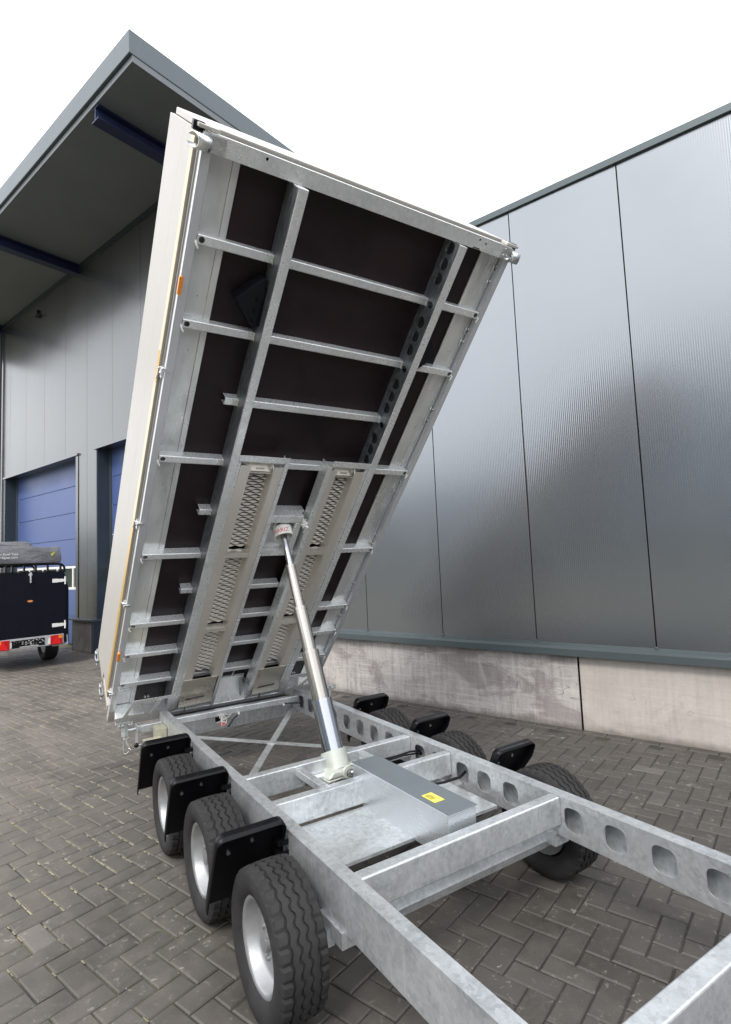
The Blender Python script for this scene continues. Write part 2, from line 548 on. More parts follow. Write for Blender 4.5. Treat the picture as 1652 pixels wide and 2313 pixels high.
def make_panel(name, base, rough, metal, ribs):
    t = NT(name)
    v = t.tc()
    n = t.noise(v, 0.9, 5, 0.6)
    dust = t.noise(t.tc(scale=(9, 9, 0.7)), 1.6, 5, 0.7)
    c = t.mix(n, tuple(b * 0.93 for b in base), tuple(b * 1.06 for b in base))
    c = t.mix(t.val(dust, 0.55, 0.8, 0, 0.05), c, (0.42, 0.40, 0.37))
    t.set(c, t.val(n, 0.3, 0.75, rough - 0.02, rough + 0.02), metal, 0.5)
    if ribs:
        sep = t.n.new('ShaderNodeSeparateXYZ')
        t.l.new(v, sep.inputs[0])
        slope = t.math('MULTIPLY', t.math('COSINE', t.math('MULTIPLY', sep.outputs['X'], 2 * math.pi / 0.0195)), 0.11)
        cmb = t.n.new('ShaderNodeCombineXYZ')
        t.l.new(slope, cmb.inputs[0])
        vt = t.n.new('ShaderNodeVectorTransform')
        vt.vector_type = 'VECTOR'
        vt.convert_from, vt.convert_to = 'OBJECT', 'WORLD'
        t.l.new(cmb.outputs[0], vt.inputs[0])
        gn = t.n.new('ShaderNodeNewGeometry')
        add = t.n.new('ShaderNodeVectorMath')
        add.operation = 'ADD'
        t.l.new(gn.outputs['Normal'], add.inputs[0])
        t.l.new(vt.outputs[0], add.inputs[1])
        nrm = t.n.new('ShaderNodeVectorMath')
        nrm.operation = 'NORMALIZE'
        t.l.new(add.outputs[0], nrm.inputs[0])
        t.l.new(nrm.outputs[0], t.b.inputs['Normal'])
    else:
        t.bump(t.noise(v, 1.1, 2), 0.10, 0.02)
    return t.m
M['panel_rib'] = make_panel('ribbed_anthracite_panel', (0.286, 0.302, 0.318), 0.24, 0.85, True)
M['panel_flat'] = make_panel('smooth_anthracite_panel', (0.188, 0.192, 0.190), 0.25, 0.82, False)
M['panel_trim'] = make_panel('anthracite_flashing', (0.095, 0.116, 0.122), 0.36, 0.40, False)
M['jamb'] = plain('dark_petrol_jamb', (0.036, 0.050, 0.062), 0.4, 0.2, 0.5, 0.1, 2)
M['door_blue'] = plain('blue_door_paint', (0.075, 0.115, 0.275), 0.42, 0.05, 0.5, 0.10, 1.2, 0.02)
M['white_frame'] = plain('white_window_frame', (0.78, 0.77, 0.73), 0.4, 0, 0.5, 0.05, 4)
M['glass'] = plain('dark_window_glass', (0.03, 0.04, 0.03), 0.06, 0, 0.7, 0.3, 2)
M['soffit'] = plain('grey_soffit_sheet', (0.150, 0.165, 0.175), 0.55, 0.0, 0.4, 0.10, 0.7)
M['beam_blue'] = plain('dark_blue_steel', (0.016, 0.026, 0.075), 0.45, 0.1, 0.5, 0.12, 2)
M['tiles'] = plain('dark_roof_tiles', (0.035, 0.035, 0.038), 0.7, 0, 0.3, 0.2, 2)
M['cladding'] = plain('blue_grey_cladding', (0.23, 0.275, 0.32), 0.6, 0, 0.4, 0.12, 0.5)

# ------------------------------------------------------------------ ground
NV = Vector((-0.6259, -0.7799, 0.0))                       # outward normal of the hall's wall
WALL0 = Vector((3.5129, 4.3772, 0.0))                      # foot of the wall nearest to the photographer
WALL_A = math.atan2(0.6259, -0.7799)
MB_W = Matrix.Translation(WALL0) @ Matrix.Rotation(WALL_A, 4, 'Z')   # local x along the wall, y outwards, z up

g = MB()
g.add([(-300, -300, -0.0052), (300, -300, -0.0052), (300, 300, -0.012), (-300, 300, -0.0052)], [(0, 1, 2, 3)])
ground = tag(g.build('ground', 'ground'), 'mossy joint sand bed below the dark concrete pavers', 'ground', kind='structure')
pavement = empty('pavement', None, MB_W)
tag(pavement, 'dark grey herringbone concrete pavers covering the yard', 'pavement', kind='structure')

PA = 0.1127
def paver_verts(lx, ly, jit):
    c, gpp = 0.006, 0.0034
    x, y = lx / 2 - gpp, ly / 2 - gpp
    vs = []
    for z, k in ((-0.05, 0), (-c, 0), (0, c)):
        vs += [(-x + k, -y + k, z), (x - k, -y + k, z), (x - k, y - k, z), (-x + k, y - k, z)]
    fs = [(8, 9, 10, 11)]
    for a in (0, 4):
        for k in range(4):
            fs.append((a + k, a + (k + 1) % 4, a + 4 + (k + 1) % 4, a + 4 + k))
    return vs, fs
spots = []
for k in range(-60, 110):                                   # border course against the wall
    spots.append((1.2086 + (k + 0.5) * 2 * PA, PA / 2, 0))
S0, T0 = 1.275, PA
for i in range(-100, 190):
    for j in range(0, 125):
        q = (i - j + 3) % 4
        if q == 0:
            spots.append((S0 + (i + 1) * PA, T0 + (j + 0.5) * PA, 0))
        elif q == 3:
            spots.append((S0 + (i + 0.5) * PA, T0 + (j + 1) * PA, 1))
seen = []
inv = cam.matrix_world.inverted()
for (s_, t_, o_) in spots:
    wpt = MB_W @ Vector((s_, t_, 0))
    d = (wpt - Vector((0, 0, CAM_H))).length
    if d > 19 or wpt.y < -1.5 or abs(wpt.x) > 2.6 + 0.95 * max(wpt.y, 0):
        continue
    c = inv @ wpt
    inside = c.z < -0.1 and abs(c.x / c.z) < 0.66 and abs(c.y / c.z) < 0.925
    seen.append((0 if inside else 1, d, s_, t_, o_))
seen.sort()
pv_mesh = []
for o_ in (0, 1):
    vs, fs = paver_verts(*((2 * PA, PA) if o_ == 0 else (PA, 2 * PA)), 0)
    b = MB().add(vs, fs)
    me = b.mesh('paver')
    me.materials.append(M['paver'])
    pv_mesh.append((me, vs, fs))
rest = MB()
for k, (vis, d, s_, t_, o_) in enumerate(seen):
    Mx = Matrix.Translation((s_, t_, random.gauss(0, 0.0012))) @ Matrix.Rotation(random.gauss(0, 0.006), 4, 'Z') @ Matrix.Rotation(random.gauss(0, 0.006), 4, 'X') @ Matrix.Rotation(random.gauss(0, 0.006), 4, 'Y')
    if k < 300:
        o = bpy.data.objects.new('paver', pv_mesh[o_][0])
        col.objects.link(o)
        o.parent = pavement
        o.matrix_local = Mx
    else:
        rest.add(pv_mesh[o_][1], pv_mesh[o_][2], Mx)
tag(rest.build('paver_field', 'paver', pavement), kind='stuff')
from mathutils import noise as mnoise
moss = MB()
for (vis, d, s_, t_, o_) in seen:
    wpt = MB_W @ Vector((s_, t_, 0))
    if wpt.x > 0.2 or d > 13:
        continue
    hx, hy = (PA, PA / 2) if o_ == 0 else (PA / 2, PA)
    m = mnoise.noise(wpt * 0.9) * 0.6 + mnoise.noise(wpt * 3.1) * 0.35 - 0.12 * max(0, wpt.x + 1.6)
    for k in range(3):
        if m + random.gauss(0, 0.18) < 0.14 + 0.05 * max(0, 5 - d):
            continue
        x0 = -hx + 2 * hx * k / 3 + random.uniform(-0.01, 0.01)
        x1 = x0 + 2 * hx / 3 * random.uniform(0.7, 1.05)
        w0, w1, zt = 0.003 + 0.003 * random.random(), 0.003 + 0.003 * random.random(), 0.0005 + 0.002 * random.random()
        y = t_ + hy
        moss.add([(s_ + x0, y - w0, -0.004), (s_ + x1, y - w1, -0.004), (s_ + x1, y + w0, -0.004), (s_ + x0, y + w1, -0.004), (s_ + (x0 + x1) / 2 - 0.01, y, zt), (s_ + (x0 + x1) / 2 + 0.01, y, zt)],
                 [(0, 1, 5, 4), (1, 2, 5), (2, 3, 4, 5), (3, 0, 4)])
tag(moss.build('joint_moss', plain('yellow_joint_moss', (0.235, 0.218, 0.150), 0.95, 0, 0.1, 0.4, 7), pavement), kind='stuff')

# ------------------------------------------------------------------ the hall
hall = empty('warehouse', None, MB_W)
tag(hall, 'anthracite panelled warehouse with concrete plinth, blue doors and roof overhang', 'building')

def wall_panel(s0, s1, z0, z1, mat, bow, seed):
    rr = random.Random(seed)
    b = MB()
    nx, nz = 6, 16
    tilt = rr.gauss(0, 0.0012)
    ph = rr.uniform(0, 6)
    vs = []
    for j in range(nz + 1):
        for i in range(nx + 1):
            x, z = i / nx, j / nz
            out = bow * (4 * x * (1 - x)) * (0.7 + 0.5 * math.sin(ph + 3.1 * z)) + tilt * (x - 0.5) + bow * 0.5 * math.sin(ph * 2 + 5 * z) * x
            vs.append((s0 + (s1 - s0) * x, out, z0 + (z1 - z0) * z))
    fs = [(j * (nx + 1) + i + 1, j * (nx + 1) + i, (j + 1) * (nx + 1) + i, (j + 1) * (nx + 1) + i + 1) for j in range(nz) for i in range(nx)]
    b.add(vs, fs, None, True)
    b.box((s0, -0.08, z0), (s1, -0.004, z1))
    return b.build('wall_panel', mat, hall)

EAVE = 5.50
CORNER = 7.2
js = [1.1815 + 1.1216 * k for k in range(-9, 6)] + [CORNER]
for k in range(len(js) - 1):
    wall_panel(js[k] + 0.006, js[k + 1] - 0.006, 0.815, EAVE, 'panel_rib', 0.0022, k + 11)
MB().box((js[0], -0.20, 0.0), (CORNER, -0.055, EAVE - 0.02)).build('wall_core', 'hole', hall)
MB().box((js[0], -9, EAVE - 0.16), (CORNER - 0.02, -0.21, EAVE - 0.06)).build('flat_roof', 'tiles', hall)
c = MB()
for a in range(4):
    x0 = js[0] + (CORNER - js[0]) * a / 4
    c.box((x0, -0.26, EAVE - 0.004), (x0 + (CORNER - js[0]) / 4 - 0.004, 0.03, EAVE + 0.07))
c.build('roof_coping', 'panel_trim', hall, 0.004)
# sill flashing over the plinth, in lengths with a lapped seam
seams = [js[0], -2.6, 0.62, 3.7, CORNER]
for a in range(4):
    b = MB()
    prof = [(0.004, 0.830), (0.010, 0.800), (0.075, 0.782), (0.078, 0.716), (0.070, 0.716), (0.066, 0.772), (-0.03, 0.79), (-0.03, 0.83)]
    n = len(prof)
    d = 0.002 * (a % 2)
    vs = [(x, y + d, z + d) for x in (seams[a] - 0.03, seams[a + 1]) for (y, z) in prof]
    b.add(vs, [(k, (k + 1) % n, n + (k + 1) % n, n + k) for k in range(n)] + [tuple(range(n)), tuple(reversed(range(n, 2 * n)))])
    b.build('sill_flashing', 'panel_trim', hall)
for s_ in js:
    MB().sphere((s_, 0.012, 0.835), 0.012, 8, 5).build('sill_rivet', 'panel_trim', hall)
# plinth slabs
for (s0, s1, m) in ((-9, -3.2, 'conc_light'), (-3.18, 1.889, 'conc_light'), (1.909, CORNER, 'conc_dark')):
    MB().box((s0, -0.18, -0.05), (s1, 0.0, 0.77)).build('plinth_slab', m, hall, 0.008)
MB().box((1.886, -0.1, -0.05), (1.912, -0.018, 0.75)).build('joint_filler', 'hole', hall)

# tall part on the left: smooth panels, roller doors, overhang
SOF = 8.85
D1 = (12.907, 17.26)
D2 = (CORNER + 0.35, 11.895)
LINT = 4.39
jl = [CORNER, 7.75, 8.9, 10.05, 11.21, 12.37, 13.475, 14.67, 15.83, 16.96, 18.1, 19.3, 20.5]
for k in range(len(jl) - 1):
    a, b_ = jl[k] + 0.004, jl[k + 1] - 0.004
    if jl[k] == 11.21 or jl[k] == 12.37 or jl[k] == 16.96:
        if jl[k] == 11.21:
            ol = [(D2[1] + 0.01, 0.72), (b_, 0.72), (b_, SOF), (a, SOF), (a, LINT), (D2[1] + 0.01, LINT)]
        elif jl[k] == 12.37:
            ol = [(a, 0.72), (D1[0] - 0.01, 0.72), (D1[0] - 0.01, LINT), (b_, LINT), (b_, SOF), (a, SOF)]
        else:
            ol = [(D1[1] + 0.01, 0.72), (b_, 0.72), (b_, SOF), (a, SOF), (a, LINT), (D1[1] + 0.01, LINT)]
        Mx = Matrix(((1, 0, 0, 0), (0, 0, 1, 0.0), (0, 1, 0, 0), (0, 0, 0, 1)))
        MB().plate(ol, [], 0.08, Mx).build('wall_panel', 'panel_flat', hall)
    else:
        lo = 0.72 if jl[k] > 17.9 or jl[k] < 7.5 else LINT
        wall_panel(a, b_, lo, SOF, 'panel_flat', 0.0012, k + 71)
MB().box((CORNER, -0.26, LINT + 0.03), (20.5, -0.085, SOF + 0.35)).build('wall_core', 'hole', hall)
MB().box((D2[1] + 0.04, -0.30, 0.72), (D1[0] - 0.04, -0.085, LINT + 0.02)).build('wall_core', 'hole', hall)
MB().box((D1[1] + 0.04, -0.30, 0.0), (20.5, -0.085, LINT + 0.02)).build('wall_core', 'hole', hall)
# gable end of the tall part above the low roof
for k in range(8):
    MB().box((CORNER - 0.03, -0.09 - 1.15 * (k + 1) + 0.004, EAVE - 0.1), (CORNER - 0.004, -0.09 - 1.15 * k - 0.004, SOF + 0.3)).build('end_panel', 'panel_flat', hall)
MB().box((CORNER - 0.35, -9.4, SOF), (20.8, 1.88, SOF + 0.10)).build('soffit', 'soffit', hall)
MB().box((CORNER - 0.36, -9.5, SOF + 0.104), (20.9, 1.93, SOF + 0.46)).build('roof_fascia', 'panel_trim', hall, 0.01)
for s_ in (8.0, 12.8, 17.62):
    b = MB()
    b.box((s_ - 0.10, 0.004, SOF - 0.235), (s_ + 0.10, 1.86, SOF - 0.215)).box((s_ - 0.10, 0.004, SOF - 0.03), (s_ + 0.10, 1.86, SOF - 0.004)).box((s_ - 0.012, 0.004, SOF - 0.214), (s_ + 0.012, 1.86, SOF - 0.032))
    b.build('canopy_beam', 'beam_blue', hall)
MB().box((CORNER, 0.004, SOF - 0.10), (20.5, 0.035, SOF - 0.004)).build('eaves_trim', 'jamb', hall)
b = MB()
b.box((15.02, 0.004, 8.30), (15.08, 0.05, 8.50)).box((14.80, 0.04, 8.30), (15.08, 0.09, 8.345))
b.build('wall_lamp', 'black', hall)
MB().cyl((17.60, 0.05, 0.1), (17.60, 0.05, SOF - 0.25), 0.035, 10).build('downpipe', 'jamb', hall)

def roller_door(s0, s1):
    dr = empty('roller_door', hall)
    zs = [0.03, 0.68, 1.31, 1.87, 2.51, 3.14, 3.78, LINT + 0.05]
    for k in range(7):
        if k == 2:
            b = MB()
            n = 5
            w = (s1 - s0) / n
            b.box((s0, -0.36, zs[2]), (s1, -0.30, zs[2] + 0.055)).box((s0, -0.36, zs[3] - 0.055), (s1, -0.30, zs[3]))
            for q in range(n + 1):
                xx = min(max(s0 + q * w, s0 + 0.035), s1 - 0.035)
                b.box((xx - 0.035, -0.355, zs[2] + 0.056), (xx + 0.035, -0.302, zs[3] - 0.056))
            b.build('window_frame', 'white_frame', dr)
            for q in range(n):
                MB().box((s0 + q * w + 0.03, -0.345, zs[2] + 0.04), (s0 + (q + 1) * w - 0.03, -0.325, zs[3] - 0.04)).build('pane', 'glass', dr)
        else:
            MB().box((s0, -0.36, zs[k] + 0.004), (s1, -0.30, zs[k + 1] - 0.004)).build('door_section', 'door_blue', dr, 0.006)
    MB().box((s0, -0.40, 0.0), (s1, -0.362, LINT + 0.03)).build('door_backing', 'jamb', dr)
    return dr
for (a, b_) in (D1, D2):
    roller_door(a, b_)
    MB().box((b_ - 0.004, -0.30, 0.0), (b_ + 0.035, 0.006, LINT + 0.02)).build('door_jamb', 'jamb', hall)
    MB().box((a - 0.035, -0.30, 0.0), (a + 0.004, 0.006, LINT + 0.02)).build('door_jamb', 'jamb', hall)
    MB().box((b_ - 0.05, -0.298, 0.0), (b_ - 0.006, -0.262, LINT)).build('door_track', 'panel_trim', hall)
    MB().box((a + 0.006, -0.298, 0.0), (a + 0.05, -0.262, LINT)).build('door_track', 'panel_trim', hall)
    b = MB()
    b.box((a - 0.14, 0.004, LINT - 0.03), (b_ + 0.08, 0.045, LINT + 0.02)).box((a - 0.02, -0.298, LINT - 0.02), (b_ + 0.02, 0.003, LINT + 0.018))
    b.build('lintel_flashing', 'panel_flat', hall)
MB().box((D1[0] - 0.12, 0.004, 0.70), (D1[0] - 0.008, 0.016, LINT - 0.034)).build('corner_flashing', 'panel_flat', hall, 0.003)
MB().box((12.00, -0.28, -0.05), (12.82, 0.10, 0.665)).build('pier_plinth', 'conc_grey', hall, 0.01)
b = MB()
b.box((11.90, -0.26, -0.02), (11.992, 0.085, 0.66))
b.build('pier_side', 'jamb', hall)
MB().box((12.828, -0.26, -0.02), (12.90, 0.085, 0.66)).build('pier_side', 'jamb', hall)
MB().box((11.885, -0.27, 0.67), (12.95, 0.14, 0.715)).build('pier_cap', 'panel_trim', hall, 0.006)
MB().box((17.27, -0.28, -0.05), (20.5, 0.06, 0.715)).build('pier_plinth', 'conc_grey', hall, 0.01)

# ------------------------------------------------------------------ behind the photographer, mirrored in the panels
barn = empty('storage_barn', None, MB_W)
tag(barn, 'wide grey clad storage barn with low gable across the yard, mirrored in the ribbed panels', 'barn')
b = MB()
b.plate([(-22, 0), (22, 0), (22, 3.5), (0, 13.8), (-22, 3.5)], [], 0.3, Matrix(((1, 0, 0, 0), (0, 0, 1, 30.3), (0, 1, 0, 0), (0, 0, 0, 1))))
b.box((-22, 30.31, 0), (-21.7, 50, 3.4)).box((21.7, 30.31, 0), (22, 50, 3.4))
b.build('wall', 'cladding', barn)
b = MB()
for sx in (-1, 1):
    ex = 22.5 * sx
    b.add([(0, 29.7, 13.98), (ex, 29.7, 3.40), (ex, 50, 3.40), (0, 50, 13.98), (0, 29.7, 13.82), (ex, 29.7, 3.24), (ex, 50, 3.24), (0, 50, 13.82)],
          [(0, 1, 2, 3), (7, 6, 5, 4), (0, 4, 5, 1), (1, 5, 6, 2), (2, 6, 7, 3), (3, 7, 4, 0)])
b.build('roof', 'tiles', barn)
depot = empty('flat_roofed_depot', None, MB_W)
tag(depot, 'long flat roofed blue grey depot next to the storage barn across the yard', 'building')
MB().box((23.2, 31, 0), (110, 48, 7.2)).build('wall', 'cladding', depot)
MB().box((23.0, 30.8, 7.205), (110.2, 48.2, 7.6)).build('roof_edge', 'tiles', depot)
for k in range(11):
    MB().box((25.5 + 7.5 * k, 30.92, 0.05), (29.2 + 7.5 * k, 30.99, 3.9)).build('door', 'jamb', depot)
for x in (-12, -4, 4, 12):
    MB().box((x - 1.8, 29.90, 0.05), (x + 1.8, 29.99, 3.3)).build('door', 'jamb', barn)

# ------------------------------------------------------------------ wheels
def tyre_mesh(r, w, rim_r, grooves=4, n=120, zig=0.010):
    """tread with zigzag circumferential grooves and shoulder cuts, lathe about local x"""
    gw, gd = 0.0045, 0.009
    prof = [(-w * 0.36, rim_r, 0), (-w * 0.47, rim_r + 0.012, 0), (-w * 0.52, (r + rim_r) / 2, 0), (-w * 0.50, r - 0.022, 0), (-w * 0.455, r - 0.006, 0)]
    for k in range(grooves):
        c = -w * 0.46 + w * 0.92 * (k + 1) / (grooves + 1)
        z = 1 if 0 < k < grooves - 1 or grooves < 3 else 0.55
        crown = r - 0.006 * (2 * c / w) ** 2
        prof += [(c - gw - 0.001, crown, z), (c - gw, crown - gd, z), (c + gw, crown - gd, z), (c + gw + 0.001, crown, z)]
    prof += [(w * 0.455, r - 0.006, 0), (w * 0.50, r - 0.022, 0), (w * 0.52, (r + rim_r) / 2, 0), (w * 0.47, rim_r + 0.012, 0), (w * 0.36, rim_r, 0)]
    b = MB()
    m = len(prof)
    vs = []
    for k in range(n):
        a = 2 * math.pi * k / n
        zz = zig * (0.5 if k % 4 in (0, 1) else -0.5)
        for i, (x, rad, zf) in enumerate(prof):
            rad2 = rad
            if (i in (4, 5) or i in (m - 6, m - 5)) and k % 4 == 3:
                rad2 = rad - 0.006
            vs.append((x + zz * zf, rad2 * math.cos(a), rad2 * math.sin(a)))
    for k in range(n):
        q = (k + 1) % n
        fs = [(k * m + i, k * m + i + 1, q * m + i + 1, q * m + i) for i in range(m - 1)]
        b.add([], [])
        o = 0
        for f in fs:
            b.f.append(list(f))
            b.sm.append(f[0] % m < 3 or f[0] % m > m - 6)
    b.v = [Vector(p) for p in vs]
    # fine sipes across the ribs, cut as thin dark slots
    me = b.mesh('tyre')
    me.materials.append(M['rubber'])
    return me

def rim_mesh(rim_r, w, side):
    b = MB()
    prof = [(side * w * 0.40, rim_r + 0.006), (side * w * 0.42, rim_r - 0.004), (side * w * 0.36, rim_r - 0.016), (side * w * 0.16, rim_r - 0.024), (side * w * 0.10, rim_r * 0.72), (side * w * 0.18, rim_r * 0.55), (side * w * 0.20, rim_r * 0.30), (side * w * 0.20, 0.02), (side * w * 0.20, 0.001)]
    n, m = 40, len(prof)
    vs = [(x, rd * math.cos(2 * math.pi * k / n), rd * math.sin(2 * math.pi * k / n)) for k in range(n) for (x, rd) in prof]
    b.add(vs, [(k * m + i, k * m + i + 1, ((k + 1) % n) * m + i + 1, ((k + 1) % n) * m + i) for k in range(n) for i in range(m - 1)], None, True)
    for k in range(5):
        a = 2 * math.pi * k / 5
        b.cyl((side * w * 0.19, 0.056 * math.cos(a), 0.056 * math.sin(a)), (side * w * 0.25, 0.056 * math.cos(a), 0.056 * math.sin(a)), 0.010, 6)
    b.cyl((side * w * 0.20, 0, 0), (side * w * 0.30, 0, 0), 0.032, 14)
    b.cyl((-side * w * 0.40, 0, 0), (-side * w * 0.05, 0, 0), rim_r * 0.95, 24)
    me = b.mesh('rim')
    me.materials.append(M['rim'])
    return me

def wheel(parent, x, y, z, tm, rm, spin=0.0):
    wv = empty('wheel', parent, Matrix.Translation((x, y, z)))
    for nm, me in (('tyre', tm), ('rim', rm)):
        o = bpy.data.objects.new(nm, me)
        col.objects.link(o)
        o.parent = wv
        o.rotation_euler = (spin, 0, 0)
    return wv

# ------------------------------------------------------------------ black box trailer by the blue door, with a folded roof tent
BT_A = R(46.12)
_bx = Vector((-5.83, 10.58, 0)) + Vector((math.cos(BT_A), math.sin(BT_A), 0)) * -0.545
MB_T = Matrix.Translation(_bx) @ Matrix.Rotation(BT_A, 4, 'Z')
bt = empty('box_trailer', None, MB_T)
tag(bt, 'black box trailer with roof rack parked in front of the blue roller door', 'trailer')
XZ = Matrix(((1, 0, 0, 0), (0, 0, -1, 0), (0, 1, 0, 0), (0, 0, 0, 1)))     # plate drawn in x,z; thickness runs +y
M['bt_black'] = plain('navy_black_board', (0.0035, 0.0045, 0.010), 0.5, 0, 0.18, 0.25, 5, 0.01)
body = [(-0.66, 0.42), (0.66, 0.42), (0.66, 1.44), (0.575, 1.755), (-0.575, 1.755), (-0.66, 1.44)]
MB().plate(body, [], 2.3, XZ).build('body', 'bt_black', bt, 0.006)
door = MB().plate([(-0.60, 0.592), (0.60, 0.592), (0.60, 1.46), (0.555, 1.735), (-0.555, 1.735), (-0.60, 1.46)], [], 0.022, Matrix.Translation((0, -0.024, 0)) @ XZ).build('rear_door', 'bt_black', bt, 0.003)
for z_ in (1.585, 0.757):
    b = MB()
    b.box((0.365, -0.034, z_ - 0.035), (0.46, -0.026, z_ + 0.035)).box((0.46, -0.038, z_ - 0.030), (0.55, -0.026, z_ + 0.030)).box((0.55, -0.044, z_ - 0.022), (0.60, -0.026, z_ + 0.022))
    b.cyl((0.585, -0.036, z_ - 0.075), (0.585, -0.036, z_ + 0.075), 0.014, 10)
    b.build('hinge', 'white_plastic', door, 0.002)
b = MB()
b.box((-0.016, -0.046, 1.60), (0.016, -0.026, 1.76)).cyl((-0.0, -0.05, 1.57), (0, -0.05, 1.70), 0.018, 10).box((-0.03, -0.04, 1.70), (0.03, -0.026, 1.735))
b.build('toggle_latch', 'zinc', door, 0.002)
MB().plate(circle(0, 1.237, 0.046, 20, 0.019), [], 0.004, Matrix.Translation((0, -0.029, 0)) @ XZ).build('badge', plain('orange_badge', (0.75, 0.28, 0.09), 0.4), door)
bar = MB().box((-0.60, -0.05, 0.40), (0.56, 0.0, 0.586)).build('lamp_bar', plain('pale_lamp_bar', (0.52, 0.53, 0.54), 0.45, 0.4), bt, 0.004)
b = MB().box((-0.296, -0.060, 0.424), (0.235, -0.052, 0.555))
plate_o = b.build('plate_holder', 'black', bar, 0.002)
b = MB()
rr = random.Random(5)
for k in range(46):
    x, z_ = -0.28 + 0.5 * rr.random(), 0.445 + 0.10 * rr.random()
    w_ = 0.006 + 0.022 * rr.random() if rr.random() < 0.5 else 0.005
    b.box((x, -0.0628, z_), (min(x + w_, 0.23), -0.0606, z_ + 0.004 + 0.004 * rr.random()))
for x in (-0.07, 0.01):
    for z_ in (0.472, 0.508):
        b.ring((x, -0.0606, z_), (x, -0.0630, z_), 0.012, 0.008, 14)
b.box((-0.17, -0.0628, 0.430), (0.13, -0.0606, 0.440))
b.build('plate_print', 'white_plastic', bar)
for sx in (1, -1):
    lamp = MB().box((sx * 0.43 - 0.10, -0.085, 0.408), (sx * 0.43 + 0.10, -0.052, 0.578)).build('tail_lamp', 'red_lens', bt, 0.006)
    MB().plate(roundpoly([(sx * 0.43 - 0.085, 0.418), (sx * 0.43 + 0.075, 0.418), (sx * 0.43 - 0.005, 0.565)], 0.012), [], 0.006, Matrix.Translation((0, -0.094, 0)) @ XZ).build('triangle_reflector', plain('triangle_red', (0.75, 0.012, 0.015), 0.3), lamp)
    MB().box((sx * 0.43 + (0.03 if sx > 0 else -0.095), -0.089, 0.515), (sx * 0.43 + (0.095 if sx > 0 else -0.03), -0.086, 0.572)).build('amber_lens', 'orange', lamp)
    MB().box((sx * 0.43 - sx * 0.135, -0.07, 0.43), (sx * 0.43 - sx * 0.104, -0.052, 0.53)).build('side_lens', 'white_plastic', lamp)
b = MB()
b.tube([(0.36, -0.06, 0.385), (0.62, -0.06, 0.385), (0.62, -0.04, 0.56)], 0.012)
b.build('corner_guard', 'rim', bt)
b = MB()
pts = [(-1.0, 0.02, 1.915), (0.49, 0.02, 1.90)]
for k in range(1, 7):
    a = R(90 - 15 * k)
    pts.append((0.49 + 0.10 * math.cos(a), 0.02, 1.80 + 0.10 * math.sin(a)))
pts.append((0.59, 0.02, 1.74))
pts[0] = (-0.60, 0.02, 1.905)
b.tube(pts, 0.020, 10)
b.build('rack_rail', 'black', bt)
MB().tube([(p[0], 1.9, p[2]) for p in pts], 0.020, 10).build('rack_rail', 'black', bt)
for x in (-0.5, -0.38, -0.28, -0.09, 0.10, 0.30, 0.52):
    MB().box((x - 0.014, 0.0, 1.745), (x + 0.014, 0.05, 1.90)).build('rack_post', 'black', bt)
MB().box((-0.60, 0.0, 1.757), (0.60, 2.2, 1.775)).build('lid_rim', 'black', bt)
tmk, rmk = tyre_mesh(0.325, 0.22, 0.19, 3, 96), rim_mesh(0.19, 0.22, 1)
wheel(bt, 0.60, 1.02, 0.325, tmk, rmk, 0.2)
wheel(bt, -0.60, 1.02, 0.325, tmk, rim_mesh(0.19, 0.22, -1), 0.5)
MB().box((-0.6, 0.99, 0.30), (0.6, 1.06, 0.36)).build('axle', 'black', bt)
MB().box((-0.66, 0.6, 0.42), (-0.655, 1.4, 0.43)).build('skid', 'black', bt)
MB().bar((0, 2.3, 0.48), (0, 3.6, 0.48), 0.07, 0.07).build('drawbar', 'galv', bt)

